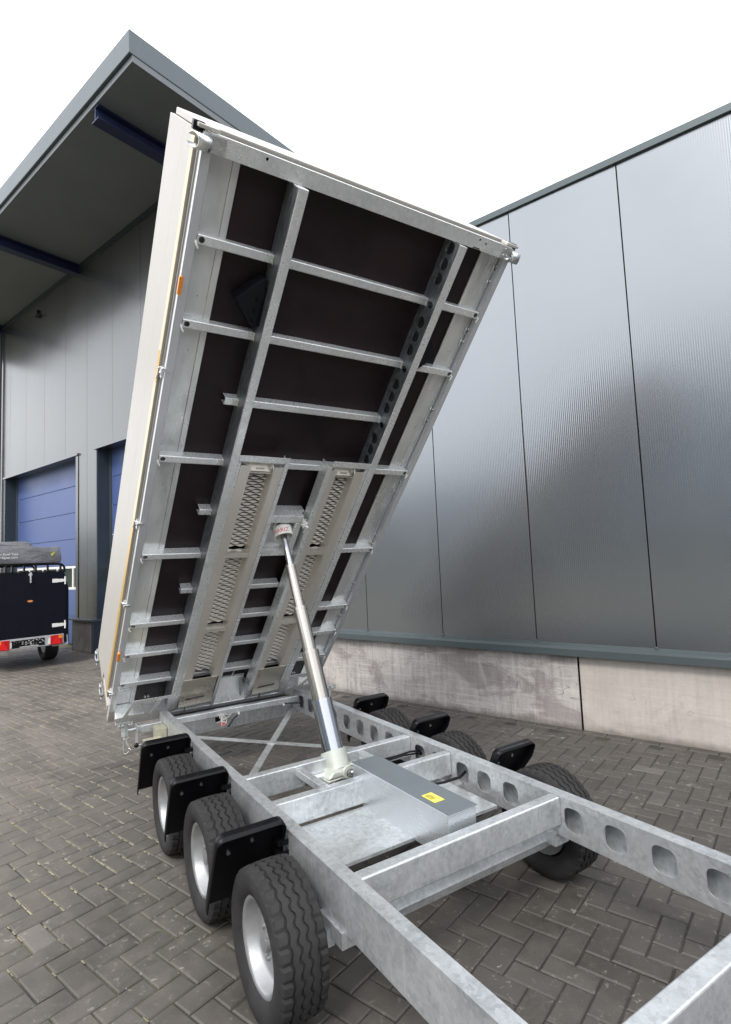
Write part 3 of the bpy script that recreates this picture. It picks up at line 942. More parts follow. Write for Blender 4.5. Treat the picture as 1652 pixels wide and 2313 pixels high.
def make_cloth(name, c0, c1):
    t = NT(name)
    v = t.tc()
    n = t.noise(v, 3, 6, 0.6, 0.8)
    t.set(t.ramp(n, [(0.3, c0), (0.7, c1)]), 0.6, 0, 0.4)
    t.bump(t.math('ADD', t.noise(t.tc(scale=(1.5, 1, 5)), 3.5, 5, 0.6, 1.2), t.math('MULTIPLY', t.noise(v, 140, 2), 0.06)), 0.8, 0.03)
    return t.m
M['tent'] = make_cloth('grey_tent_cover', (0.135, 0.139, 0.150), (0.235, 0.240, 0.256))
tent = empty('roof_tent', None, MB_T)
tag(tent, 'folded grey roof tent bag with white lettering on the black trailer rack', 'tent')
def soft_box(name, x0, x1, y0, y1, z0, z1, seed, amp, taper=0.0):
    rr = random.Random(seed)
    b = MB()
    nx, ny, nz = 16, 6, 5
    ph = [rr.uniform(0, 6) for _ in range(6)]
    def P(i, j, k):
        x, y, z = i / nx, j / ny, k / nz
        q = Vector((x0 + (x1 - x0) * x, y0 + (y1 - y0) * y, z0 + (z1 - z0) * z))
        q.y += amp * math.sin(ph[0] + 9 * x + 5 * z) * (1 - y) - amp * 1.5 * math.sin(math.pi * z) * (1 - 2 * y)
        q.z += amp * math.sin(ph[1] + 7 * x + 4 * y) * z - 0.8 * amp * (2 * x - 1) ** 4 * z
        q.x += amp * math.sin(ph[2] + 6 * z + 4 * y) * (2 * x - 1) - taper * x * z
        return q
    idx = {}
    vs = []
    def V(i, j, k):
        if (i, j, k) not in idx:
            idx[(i, j, k)] = len(vs)
            vs.append(P(i, j, k))
        return idx[(i, j, k)]
    fs = []
    for i in range(nx):
        for k in range(nz):
            fs.append((V(i, 0, k), V(i + 1, 0, k), V(i + 1, 0, k + 1), V(i, 0, k + 1)))
            fs.append((V(i + 1, ny, k), V(i, ny, k), V(i, ny, k + 1), V(i + 1, ny, k + 1)))
        for j in range(ny):
            fs.append((V(i, j, nz), V(i + 1, j, nz), V(i + 1, j + 1, nz), V(i, j + 1, nz)))
            fs.append((V(i + 1, j, 0), V(i, j, 0), V(i, j + 1, 0), V(i + 1, j + 1, 0)))
    for j in range(ny):
        for k in range(nz):
            fs.append((V(nx, j, k), V(nx, j + 1, k), V(nx, j + 1, k + 1), V(nx, j, k + 1)))
            fs.append((V(0, j + 1, k), V(0, j, k), V(0, j, k + 1), V(0, j + 1, k + 1)))
    b.add(vs, fs, None, True)
    return b
soft_box('cover', -0.80, 0.51, -0.02, 1.25, 1.925, 2.235, 2, 0.014).build('cover', 'tent', tent, 0.015, 2)
soft_box('bedding_roll', -0.80, 0.20, 0.35, 1.1, 2.20, 2.335, 9, 0.016, 0.12).build('bedding_roll', 'tent', tent, 0.02, 2)
XZt = Matrix(((1, 0, 0, 0), (0, 0, -1, 0), (0, 1, 0, 0), (0, 0, 0, 1)))
for body_t, xr, z_ in (('Expedition Roof Tent', -0.205, 2.078), ('www.gordigear.com', -0.215, 2.022)):
    me = text_mesh(body_t, 0.058, 0.0012)
    wmax = max(v.co.x for v in me.vertices)
    me.transform(Matrix.Translation((xr - wmax, -0.062, z_)) @ XZt)
    o = bpy.data.objects.new('lettering', me)
    col.objects.link(o)
    me.materials.append(M['white_plastic'])
    o.parent = tent
b = MB()
b.plate(roundpoly([(0.33, 2.055), (0.36, 2.06), (0.40, 2.12), (0.385, 2.135), (0.365, 2.10), (0.352, 2.115), (0.335, 2.09)], 0.008), [], 0.004, Matrix.Translation((0, -0.062, 0)) @ XZ)
b.build('emblem', plain('lime_emblem', (0.55, 0.60, 0.05), 0.5), tent)

# ------------------------------------------------------------------ tipper trailer
PSI, PHI = R(32.8988), R(47.149)
DECK = 0.80                                                  # height of the bed's pivot frame above the ground
T0W = Vector((-1.2724, 5.1352, 0.0))
tipper = empty('tipper_trailer', None, Matrix.Translation(T0W) @ Matrix.Rotation(PSI, 4, 'Z'))
tag(tipper, 'galvanized three axle tipper trailer with its dark bed raised steeply', 'trailer')
def TL(u, f, z):                                             # across, forwards, height from the pivot frame -> trailer space
    return Vector((u, -f, z + DECK))
def tbox(b, u0, u1, f0, f1, z0, z1):
    return b.box((u0, -f1, z0 + DECK), (u1, -f0, z1 + DECK))
cp, sp = math.cos(PHI), math.sin(PHI)
BEDM = Matrix(((1, 0, 0, 0), (0, -cp, -sp, 0), (0, sp, -cp, DECK), (0, 0, 0, 1)))   # u, v along the bed, w below the bed

# --- chassis
chassis = empty('chassis', tipper)
ZT, ZB = -0.25, -0.44
slots = [0.218, 0.401, 0.60, 0.82, 1.055, 1.256, 1.445, 1.63, 1.99, 2.10, 2.40, 2.60, 2.80, 3.20, 3.42, 3.64, 3.86]
slots = [0.218, 0.401, 0.61, 0.83, 1.045, 1.245, 1.44, 1.64, 1.99, 2.17, 2.40, 2.58, 2.78, 3.18, 3.40, 3.62, 3.84]
for side, (ui, uo) in ((-1, (-0.588, -0.648)), (1, (0.574, 0.640))):
    b = MB()
    lo, hi = min(ui, uo), max(ui, uo)
    f0, f1 = 0.03, 4.12
    tbox(b, lo, hi, f0, f1, ZT - 0.006, ZT)
    tbox(b, lo, hi, f0, f1, ZB, ZB + 0.006)
    tbox(b, uo - 0.003 * side - 0.003, uo - 0.003 * side + 0.003, f0, f1, ZB + 0.0055, ZT - 0.0055)
    tbox(b, lo, hi, f0, f0 + 0.006, ZB + 0.0055, ZT - 0.0055)
    tbox(b, lo, hi, f1 - 0.006, f1, ZB + 0.0055, ZT - 0.0055)
    hl = [roundrect(-s_, DECK - 0.345, 0.108, 0.112, 0.036) for s_ in slots]
    web = [(-f1 + 0.006, ZB + 0.0055 + DECK), (-f0 - 0.006, ZB + 0.0055 + DECK), (-f0 - 0.006, ZT - 0.0055 + DECK), (-f1 + 0.006, ZT - 0.0055 + DECK)]
    YZ = Matrix(((0, 0, -side, ui), (1, 0, 0, 0), (0, 1, 0, 0), (0, 0, 0, 1)))
    b.plate(web, hl, 0.006, YZ)
    b.build('chassis_rail', 'galv', chassis, 0.0025)
for f0, f1, z0, z1 in ((1.835, 1.895, -0.385, ZT - 0.002), (2.245, 2.305, -0.385, ZT - 0.004), (3.05, 3.11, -0.385, ZT - 0.003), (4.05, 4.118, -0.43, ZT - 0.003)):
    b = MB()
    tbox(b, -0.587, 0.573, f0, f1, z0, z1)
    b.build('cross_beam', 'galv', chassis, 0.006)
b = MB()
tbox(b, -0.587, 0.573, 0.105, 0.158, -0.352, -0.298)
b.build('cross_beam', 'galv', chassis, 0.006)
b = MB()
tbox(b, -0.62, 0.62, -0.012, 0.0, -0.505, -0.33)
tbox(b, -0.62, 0.62, -0.05, -0.0125, -0.345, -0.333)
b.build('rear_plate', 'galv', chassis, 0.002)
b = MB()
tbox(b, -0.60, 0.60, -0.20, -0.06, -0.43, -0.352)
tbox(b, -0.60, 0.60, -0.10, -0.06, -0.351, -0.338)
b.build('rear_rubber_strip', 'black', chassis, 0.004)
for p, q in (((-0.585, 0.17, -0.425), (0.572, 1.60, -0.425)), ((0.572, 0.04, -0.432), (-0.585, 1.72, -0.432))):
    MB().bar(TL(*p), TL(*q), 0.052, 0.006).build('cross_brace', 'galv', chassis)
# short longitudinal carriers under the cylinder foot
for u in (-0.265, 0.175):
    b = MB()
    tbox(b, u - 0.022, u + 0.022, 1.90, 2.24, -0.305, -0.262)
    b.build('foot_carrier', 'galv', chassis, 0.004)
b = MB()
tbox(b, -0.5, 0.5, 2.31, 2.75, -0.41, -0.395)
b.build('floor_tray', 'galv', chassis)
# axles with rubber suspension tubes and brackets
AX = (1.275, 2.05, 2.825)
WR = 0.277
for f in AX:
    b = MB()
    b.cyl(TL(-0.62, f + 0.16, -0.50), TL(0.62, f + 0.16, -0.50), 0.038, 6, smooth=False)
    for s_ in (-1, 1):
        b.bar(TL(s_ * 0.66, f + 0.16, -0.50), TL(s_ * 0.66, f, -DECK + WR), 0.03, 0.06)
        tbox(b, s_ * 0.61 - 0.05, s_ * 0.61 + 0.05, f + 0.07, f + 0.25, -0.50, -0.4405)
        b.cyl(TL(s_ * 0.66, f, -DECK + WR), TL(s_ * 0.80, f, -DECK + WR), 0.03, 12)
    b.build('axle', 'galv', chassis)
# rear hinge outriggers
for s_ in (-1, 1):
    b = MB()
    lo, hi = sorted((s_ * 0.650, s_ * 0.838))
    tbox(b, lo, hi, 0.075, 0.125, -0.372, -0.312)
    b.build('hinge_outrigger', 'galv', chassis, 0.005)
    b = MB()
    lo, hi = sorted((s_ * 0.839, s_ * 0.847))
    tbox(b, lo, hi, 0.06, 0.15, -0.46, -0.300)
    b.build('hinge_plate', 'galv', chassis, 0.002)
    b = MB()
    b.cyl(TL(s_ * 0.848, 0.10, -0.335), TL(s_ * 0.935, 0.10, -0.335), 0.019, 14)
    b.cyl(TL(s_ * 0.930, 0.10, -0.285), TL(s_ * 0.930, 0.10, -0.375), 0.027, 16)
    b.cyl(TL(s_ * 0.930, 0.10, -0.375), TL(s_ * 0.930, 0.10, -0.392), 0.015, 10)
    b.build('hinge_pivot', 'galv', chassis)
    b = MB()
    tbox(b, s_ * 0.930 - 0.06, s_ * 0.930 + 0.06, 0.065, 0.135, -0.284, -0.274)
    for du in (-0.045, -0.02, 0.03, 0.047):
        b.cyl(TL(s_ * 0.930 + du, 0.14, -0.290), TL(s_ * 0.930 + du, 0.150, -0.290), 0.009, 6, smooth=False)
        b.cyl(TL(s_ * 0.930 + du, 0.145, -0.272), TL(s_ * 0.930 + du, 0.147, -0.262), 0.006, 8)
    b.build('pivot_flange', 'zinc', chassis)
b = MB()
b.tube([TL(-0.945, 0.11, -0.385), TL(-0.935, 0.12, -0.40), TL(-0.915, 0.12, -0.395)], 0.003, 6)
for k in range(9):
    c = TL(-0.945 - 0.003 * (k % 2), 0.115, -0.397 - 0.011 * k)
    b.ring(c - Vector((0.0015, 0, 0)), c + Vector((0.0015, 0, 0)), 0.006, 0.0035, 8)
b.tube([TL(-0.925, 0.12, -0.405), TL(-0.918, 0.125, -0.44), TL(-0.905, 0.13, -0.46)], 0.006, 8)
b.ring(TL(-0.90, 0.13, -0.475), TL(-0.897, 0.132, -0.475), 0.017, 0.014, 14)
b.tube([TL(-0.945, 0.115, -0.498), TL(-0.93, 0.12, -0.512), TL(-0.915, 0.125, -0.50), TL(-0.905, 0.13, -0.49)], 0.003, 6)
b.build('locking_pin_chain', 'zinc', chassis)
# pull-out support and its holder beside the left rail
b = MB()
tbox(b, -0.735, -0.652, 0.20, 0.30, -0.425, -0.318)
for z0, z1 in ((-0.3175, -0.316),):
    tbox(b, -0.735, -0.652, 0.20, 0.206, z0, z1 + 0.006)
b.build('support_holder', 'zinc_box', chassis, 0.002)
b = MB()
tbox(b, -0.835, -0.70, 0.302, 0.352, -0.425, -0.370)
b.build('support_bracket', 'zinc_box', chassis, 0.003)
b = MB()
b.cyl(TL(-0.836, 0.327, -0.400), TL(-0.872, 0.327, -0.400), 0.007, 8)
b.build('handle_rod', 'zinc', chassis)
MB().sphere(TL(-0.885, 0.327, -0.400), 0.018).build('handle_knob', 'black', chassis)
# cables along the frame
for nm, pts, r_, m in (
    ('cable', [TL(-0.02, 0.165, -0.365), TL(-0.06, 0.17, -0.39), TL(-0.10, 0.17, -0.44), TL(-0.11, 0.16, -0.45)], 0.006, 'black'),
    ('cable', [TL(0.42, 0.165, -0.345), TL(0.48, 0.18, -0.347), TL(0.57, 0.215, -0.355)], 0.005, 'black'),
    ('cable', [TL(0.30, 1.93, -0.34), TL(0.40, 1.96, -0.33), TL(0.50, 1.985, -0.315), TL(0.56, 1.995, -0.32), TL(0.59, 1.99, -0.345)], 0.007, 'black'),
    ('cable', [TL(0.33, 1.95, -0.345), TL(0.44, 1.99, -0.325), TL(0.53, 2.0, -0.33), TL(0.60, 1.97, -0.36)], 0.006, 'black'),
    ('cable', [TL(0.30, 2.38, -0.36), TL(0.42, 2.42, -0.355), TL(0.52, 2.44, -0.345), TL(0.60, 2.40, -0.345)], 0.008, 'black'),
    ('hose', [TL(-0.13, 2.04, -0.36), TL(-0.09, 2.11, -0.32), TL(-0.03, 2.19, -0.31), TL(-0.01, 2.26, -0.33)], 0.016, 'rubber'),
    ('hose', [TL(0.03, 2.02, -0.275), TL(0.05, 2.12, -0.262), TL(0.08, 2.2, -0.28)], 0.008, 'zinc'),
):
    MB().tube(pts, r_, 8).build(nm, m, chassis)
b = MB()
rr = random.Random(12)
for k in range(5):
    pts = [TL(-0.165 + rr.gauss(0, 0.02), 0.163 + 0.01 * j, -0.335 - 0.018 * j + rr.gauss(0, 0.012)) for j in range(5)]
    b.tube(pts, 0.0022, 5)
b.tube([TL(-0.17, 0.165, -0.33), TL(-0.10, 0.18, -0.345), TL(-0.075, 0.185, -0.335), TL(-0.11, 0.185, -0.36), TL(-0.21, 0.18, -0.395)], 0.0022, 5)
b.build('tangled_cord', 'wire', chassis)
b = MB()
b.cyl(TL(-0.168, 0.18, -0.395), TL(-0.168, 0.18, -0.425), 0.011, 10).cyl(TL(-0.145, 0.18, -0.397), TL(-0.143, 0.18, -0.425), 0.010, 10)
b.build('cord_sleeves', plain('red_sleeve', (0.55, 0.05, 0.05), 0.4), chassis)
b = MB()
tbox(b, -0.215, -0.175, 0.15, 0.164, -0.39, -0.352)
b.build('cord_bracket', 'hole', chassis)
for u in (-0.01, 0.42):
    b = MB()
    tbox(b, u - 0.006, u + 0.006, 0.157, 0.172, -0.362, -0.342)
    b.build('cable_clip', 'white_plastic', chassis)
# front: draw bar, coupling and jockey wheel
for s_ in (-1, 1):
    MB().bar(TL(s_ * 0.55, 4.0, -0.49), TL(s_ * 0.06, 5.55, -0.49), 0.06, 0.10).build('draw_bar', 'galv', chassis, 0.006)
b = MB()
tbox(b, -0.06, 0.06, 5.50, 5.75, -0.46, -0.40)
b.cyl(TL(0, 5.80, -0.47), TL(0, 5.80, -0.40), 0.05, 16)
b.build('coupling', 'black', chassis, 0.006)
b = MB()
b.cyl(TL(0.14, 5.30, -0.68), TL(0.14, 5.30, -0.10), 0.03, 14)
b.cyl(TL(0.10, 5.30, -0.72), TL(0.18, 5.30, -0.72), 0.08, 20)
b.tube([TL(0.14, 5.30, -0.10), TL(0.14, 5.30, -0.06), TL(0.14, 5.38, -0.06), TL(0.14, 5.38, -0.02)], 0.008, 8)
b.build('jockey_wheel', 'galv', chassis)

# --- wheels and mud flaps
tm, rmL, rmR = tyre_mesh(WR, 0.195, 0.168, 4, 132), rim_mesh(0.168, 0.195, -1), rim_mesh(0.168, 0.195, 1)
for f in AX:
    wheel(tipper, -0.815, -f, WR, tm, rmL, 0.3 * f)
    wheel(tipper, 0.815, -f, WR, tm, rmR, 0.7 * f)
def flap_mesh(cut=False):
    """tray-shaped splash guard: sheet with a turned-over rounded rim, leaning a little"""
    b = MB()
    W_, H_, rim, t_ = 0.31, 0.385, 0.045, 0.007
    ol = []
    for k in range(9):
        a = R(180 - 90 * k / 8)
        ol.append((-W_ / 2 + 0.034 + 0.034 * math.cos(a), H_ - 0.034 + 0.034 * math.sin(a)))
    for k in range(9):
        a = R(90 - 90 * k / 8)
        ol.append((W_ / 2 - 0.034 + 0.034 * math.cos(a), H_ - 0.034 + 0.034 * math.sin(a)))
    if cut:
        ol += [(W_ / 2, 0.285), (0.0, 0.02)]
    else:
        ol.append((W_ / 2, 0.0))
    ol.insert(0, (-W_ / 2, 0.0))
    n = len(ol)
    vs = []
    for x, z in ol:
        nx_, nz_ = x / (W_ / 2), max(0, (z - 0.2) / 0.2)
        l = math.hypot(nx_, nz_) + 1e-6
        vs += [(x, 0, z), (x + 0.004 * nx_ / l, -0.010, z + 0.004 * nz_ / l), (x + 0.006 * nx_ / l, -rim, z + 0.005 * nz_ / l), (x + 0.001 * nx_ / l, -rim, z + 0.0 * nz_ / l), (x - 0.003 * nx_ / l, -0.012, z - 0.003 * nz_ / l)]
    fs = []
    for k in range(n - 1):
        for i in range(4):
            fs.append((5 * k + i, 5 * k + i + 1, 5 * k + 5 + i + 1, 5 * k + 5 + i))
    b.add(vs, fs, None, True)
    b.plate([(x, z) for x, z in ol], [], t_, Matrix(((1, 0, 0, 0), (0, 0, -1, 0), (0, 1, 0, 0), (0, 0, 0, 1))))
    me = b.mesh('mud_flap')
    me.materials.append(M['black'])
    return me
flap_me = {-1: flap_mesh(), 1: flap_mesh(True)}
bolt_b = MB()
for x, z in ((-0.085, 0.27), (0.02, 0.30)):
    bolt_b.cyl((x, -0.001, z), (x, -0.007, z), 0.009, 8)
bolt_me = bolt_b.mesh('flap_bolt')
bolt_me.materials.append(M['zinc'])
for s_ in (-1, 1):
    for f in AX:
        o = bpy.data.objects.new('mud_flap', flap_me[s_])
        col.objects.link(o)
        o.parent = tipper
        o.matrix_local = Matrix.Translation(TL(s_ * 0.825, f - 0.40, -0.535)) @ Matrix.Rotation(R(24), 4, 'X')
        q = bpy.data.objects.new('flap_bolt', bolt_me)
        col.objects.link(q)
        q.parent = o
        b = MB()
        lo, hi = sorted((s_ * 0.641, s_ * 0.70))
        b.box((lo, -(f - 0.235), DECK - 0.36), (hi, -(f - 0.285), DECK - 0.335)).box((lo, -(f - 0.235), DECK - 0.31), (hi, -(f - 0.285), DECK - 0.285))
        b.cyl(TL(s_ * 0.675, f - 0.235, -0.345), TL(s_ * 0.675, f - 0.225, -0.345), 0.010, 6).cyl(TL(s_ * 0.675, f - 0.235, -0.297), TL(s_ * 0.675, f - 0.225, -0.297), 0.010, 6)
        b.build('flap_bracket', 'black', tipper)

# --- tipping bed, all in bed space: u across, v up along the bed, w out of its underside
bed = empty('tipping_bed', tipper, BEDM)
HB = -0.065
floor = MB().box((-0.955, -0.38, HB - 0.020), (0.965, 3.95, HB - 0.001)).build('floor_board', 'ply', bed)
for s_ in (-1, 1):
    a = 0.835
    lo, hi = sorted((s_ * a, s_ * 0.962))
    b = MB().box((lo, -0.33, HB), (hi, 3.885, HB + 0.004))
    lo2, hi2 = sorted((s_ * 0.80, s_ * a))
    b.box((lo2, -0.33, HB + 0.002), (hi2, 3.885, HB + 0.013))
    b.build('edge_sheet', 'galv_plate', bed, 0.003)
# side rails of the bed floor
for s_ in (-1, 1):
    b = MB()
    lo, hi = sorted((s_ * 0.957, s_ * 1.0))
    b.box((lo, -0.34, -0.004), (hi, 3.96, 0.0))
    b.box((min(s_ * 0.957, s_ * 0.961), -0.34, -0.064), (max(s_ * 0.957, s_ * 0.961), 3.96, -0.0045))
    b.box((min(s_ * 0.996, s_ * 1.0), -0.34, -0.030), (max(s_ * 0.996, s_ * 1.0), 3.96, -0.0045))
    b.box((min(s_ * 0.962, s_ * 0.984), -0.34, -0.056), (max(s_ * 0.962, s_ * 0.984), 3.96, -0.046))
    b.build('edge_profile', 'profile', bed, 0.0012)
    b = MB()
    lo, hi = sorted((s_ * 0.972, s_ * 0.994))
    b.box((lo, -0.25, -0.072), (hi, 3.95, -0.052))
    b.cyl((s_ * 0.989, -0.25, -0.086), (s_ * 0.989, 3.95, -0.086), 0.012, 14)
    b.box((min(s_ * 0.975, s_ * 1.003), -0.25, -0.106), (max(s_ * 0.975, s_ * 1.003), 3.95, -0.099))
    b.build('hinge_rail', make_alu('grey_hinge_rail', (0.30, 0.29, 0.27), (0.42, 0.41, 0.39), 0.4, 0.6, 1) if s_ < 0 else 'profile', bed)
    for k, (w0, w1) in enumerate(((-0.375, -0.107), (-0.745, -0.3755))):
        b = MB()
        lo, hi = sorted((s_ * 0.984, s_ * 1.012))
        b.box((lo, -0.40 + (0.13 if k == 0 else 0), w0), (hi, 3.95, w1))
        b.build('side_board', 'board', bed, 0.0012)
    b = MB()
    lo, hi = sorted((s_ * 0.942, s_ * 0.998))
    m_ = 0.003
    for q in (((lo, -0.50, -0.075), (hi, -0.345, -0.072)), ((lo, -0.50, -0.018), (hi, -0.345, -0.015)), ((lo, -0.50, -0.0715), (lo + m_, -0.345, -0.0185)), ((hi - m_, -0.50, -0.0715), (hi, -0.345, -0.0185))):
        b.box(*q)
    b.build('corner_tube', 'board', bed)
    MB().box((min(s_ * 0.975, s_ * 1.006), -0.405, -0.745), (max(s_ * 0.975, s_ * 1.006), -0.345, -0.076)).build('corner_post', 'board', bed, 0.004)
MB().box((-0.985, -0.445, -0.745), (0.985, -0.412, -0.10)).build('tailgate', 'board', bed, 0.004)
MB().box((-0.985, 3.952, -0.745), (0.985, 3.985, -0.10)).build('front_wall', 'board', bed, 0.004)
for v0, v1, m in ((-0.26, 1.62, 'tape'), (2.66, 2.84, 'tape'), (1.625, 2.655, 'tape_pale'), (2.845, 3.93, 'tape_pale')):
    MB().box((-1.0145, v0, -0.168), (-1.0122, v1, -0.109)).build('reflective_tape', m, bed)
for v in (3.27, 0.385):
    MB().plate(roundrect(-0.9995, v, 0.020, 0.095, 0.008), [], 0.016, Matrix.Translation((0, 0, 0.018))).build('side_reflector', 'orange', bed, 0.003)
for v in (2.76, 1.66, 0.90, -0.13):                          # board latches
    b = MB()
    b.box((-1.012, v - 0.03, -0.070), (-0.996, v + 0.03, -0.028)).cyl((-1.015, v - 0.012, -0.075), (-1.015, v - 0.06, -0.10), 0.009, 8)
    b.tube([(-1.0, v + 0.035, -0.02), (-1.022, v + 0.035, -0.03), (-1.024, v + 0.02, -0.06), (-1.02, v - 0.03, -0.075)], 0.005, 6)
    b.plate(roundrect(-0.998, v + 0.038, 0.05, 0.018, 0.008), [], 0.006, Matrix.Translation((0, 0, 0.007)))
    b.build('board_latch', 'zinc', bed)
for v0 in (-0.42,):                                          # tailgate latches at the rear corner
    for w0 in (-0.68, -0.30):
        b = MB()
        b.box((-1.022, v0 - 0.02, w0 - 0.08), (-1.014, v0 + 0.012, w0 + 0.06)).cyl((-1.024, v0 - 0.03, w0 + 0.04), (-1.024, v0 - 0.005, w0 + 0.04), 0.016, 12)
        b.tube([(-1.024, v0 - 0.03, w0 - 0.09), (-1.034, v0 - 0.038, w0 - 0.02), (-1.028, v0 - 0.034, w0 + 0.08)], 0.006, 8)
        b.cyl((-1.024, v0 - 0.025, w0 - 0.07), (-1.024, v0 - 0.025, w0 - 0.04), 0.012, 10)
        b.build('tailgate_latch', 'zinc_dark', bed)
# main rails
MB().box((-0.545, -0.33, HB), (-0.492, 3.886, 0.105)).build('main_rail', 'galv_bed', bed, 0.005)
MB().box((-0.5475, -0.325, HB + 0.006), (-0.5455, 3.880, 0.096)).build('rail_web', 'galv_web', bed)
b = MB()
wv_holes = []
for v in (3.846, 3.751, 3.661, 3.381, 3.286, 3.193, 2.940, 2.847, 2.754, 2.507, 2.414, 2.326):
    wv_holes.append(circle(v, 0.013, 0.036, 22, 0.044))
for v in (3.504, 3.064, 2.628):
    wv_holes.append(circle(v, 0.039, 0.021, 16, 0.030))
Mw = Matrix(((0, 0, -1, 0.508), (1, 0, 0, 0), (0, 1, 0, 0), (0, 0, 0, 1)))
b.plate([(-0.33, HB), (3.886, HB), (3.886, 0.099), (-0.33, 0.099)], wv_holes, 0.005, Mw)
b.build('rail_web', 'galv_web', bed)
b = MB()
b.box((0.506, -0.33, 0.0995), (0.562, 3.886, 0.105)).box((0.555, -0.33, HB), (0.562, 3.886, 0.099)).box((0.5135, -0.33, HB), (0.5545, 3.886, HB + 0.005))
b.build('main_rail', 'galv_bed', bed, 0.003)
MB().box((0.5505, -0.32, HB + 0.006), (0.5545, 3.875, 0.098)).build('rail_shade_plate', plain('shaded_rail_inside', (0.05, 0.055, 0.055), 0.7), bed)  # added dark plate, shade behind the web holes put into its colour
for s_ in (-1, 1):
    MB().box((min(s_ * 0.944, s_ * 0.9495), -0.33, HB + 0.0045), (max(s_ * 0.944, s_ * 0.9495), 3.885, HB + 0.020)).build('edge_lip', 'profile', bed)
# cross members: rounded channel with a drilled hole at either end
def cross_member(u0, u1, holes):
    b = MB()
    hw, rr_, dp = 0.0245, 0.007, 0.064
    hl = [circle(u, 0, 0.0155, 18) for u in holes]
    b.plate([(u0, -hw + rr_), (u1, -hw + rr_), (u1, hw - rr_), (u0, hw - rr_)], hl, 0.003, None)
    for s_ in (-1, 1):
        prof = [(s_ * (hw - rr_ + rr_ * math.sin(R(a))), -rr_ + rr_ * math.cos(R(a))) for a in range(0, 91, 15)] + [(s_ * hw, -dp), (s_ * (hw - 0.003), -dp), (s_ * (hw - 0.003), -rr_), (s_ * (hw - rr_), -0.003)]
        n = len(prof)
        vs = [(u, y, z) for u in (u0, u1) for (y, z) in prof]
        b.add(vs, [(k, k + 1, n + k + 1, n + k) for k in range(6)], None, True)
        b.add(vs, [(k, (k + 1) % n, n + (k + 1) % n, n + k) for k in range(6, n)] + [tuple(range(n)), tuple(range(n, 2 * n))])
    return b
cm_me = cross_member(-0.953, 0.953, (-0.93, 0.93)).mesh('cross_member')
cm_me.materials.append(M['galv_bed'])
hk = MB()
for s_ in (-1, 1):
    hk.tube([(s_ * 0.953, -0.006, -0.012), (s_ * 0.960, -0.015, 0.004), (s_ * 0.950, -0.034, 0.010), (s_ * 0.945, -0.042, 0.010)], 0.0055, 7)
hk_me = hk.mesh('lashing_hook')
hk_me.materials.append(M['white_plastic'])
VH = (3.5087, 3.0752, 2.2115, 1.4034, 0.7058, 0.3574, 0.0)
for v in VH:
    for nm, me in (('cross_member', cm_me), ('lashing_hook', hk_me)):
        o = bpy.data.objects.new(nm, me)
        col.objects.link(o)
        o.parent = bed
        o.location = (0, v, 0)
for v, u1 in ((2.650, 0.507), (1.800, 0.16), (1.046, 0.16)):
    o = cross_member(-0.632, u1, ()).build('short_cross_member', 'galv_bed', bed)
    o.location = (0, v, -0.0005)
for v in (*VH, 2.650, 1.800, 1.046):                         # weld beads where the cross members meet the rails
    for u in (-0.5475, 0.507):
        b = MB()
        for dv in (-0.0255, 0.0255):
            b.tube([(u, v + dv, -0.060), (u - 0.002, v + dv * 1.05, -0.035), (u, v + dv, -0.012), (u, v + dv * 0.8, 0.001)], 0.0045, 6)
        b.tube([(u, v - 0.024, 0.001), (u - 0.003, v, 0.002), (u, v + 0.024, 0.001)], 0.0045, 6)
        b.build('weld_bead', 'zinc', bed)
# inner rails that carry the ramps, hung below the cross members
for (u0, u1, f_in) in ((-0.168, -0.138, 1), (0.163, 0.200, 1)):
    b = MB()
    b.box((u0, -0.33, 0.1005), (u1, 2.295, 0.105))
    uu = u1 if u0 < 0 else u0
    b.box((min(uu, uu + (-0.004 if u0 < 0 else 0.004)), -0.33, 0.0006), (max(uu, uu + (-0.004 if u0 < 0 else 0.004)), 2.300, 0.100))
    b.build('inner_rail', 'galv_bed', bed, 0.0015)
for (u0, u1) in ((-0.492, -0.470), (0.480, 0.506)):
    MB().box((u0, -0.33, 0.086), (u1, 2.290, 0.0985)).build('ramp_guide', 'galv_bed', bed, 0.002)
for (u0, u1) in ((-0.492, -0.136), (0.196, 0.508)):
    b = MB().box((u0, 2.293, 0.060), (u1, 2.297, 0.1046)).box((u0, 2.2975, 0.1005), (u1, 2.340, 0.1052))
    b.build('ramp_stop', 'galv_bed', bed, 0.001)
# socket frame for the cylinder head
b = MB()
b.box((-0.137, 1.770, 0.002), (0.128, 1.835, 0.08)).box((-0.137, 1.425, 0.002), (0.162, 1.470, 0.055)).box((0.078, 1.4705, 0.002), (0.128, 1.7695, 0.08)).box((-0.137, 1.4705, 0.002), (-0.120, 1.7695, 0.08))
b.build('socket_frame', 'galv_bed', bed, 0.005)
MB().box((-0.119, 1.471, 0.001), (0.077, 1.769, 0.006)).build('socket_plate', 'galv_plate', bed)
b = MB()
b.ring((-0.015, 1.705, 0.006), (-0.015, 1.705, 0.045), 0.062, 0.040)
b.build('socket_cup', 'zinc', bed)
b = MB()
rr = random.Random(21)
for k in range(7):
    u, v = 0.112 + 0.012 * k, 1.815 - 0.012 * k
    prev = [Vector((u + rr.gauss(0, 0.006), v + rr.gauss(0, 0.008) - 0.016 * j, 0.092 + rr.random() * 0.022 * (j % 2))) for j in range(5)]
    nxt = [p + Vector((0.022 + rr.gauss(0, 0.006), rr.gauss(0, 0.007), rr.gauss(0, 0.007))) for p in prev]
    b.add(prev + nxt, [(j, j + 1, 5 + j + 1, 5 + j) for j in range(4)])
b.build('torn_wrapping', 'white_plastic', bed)
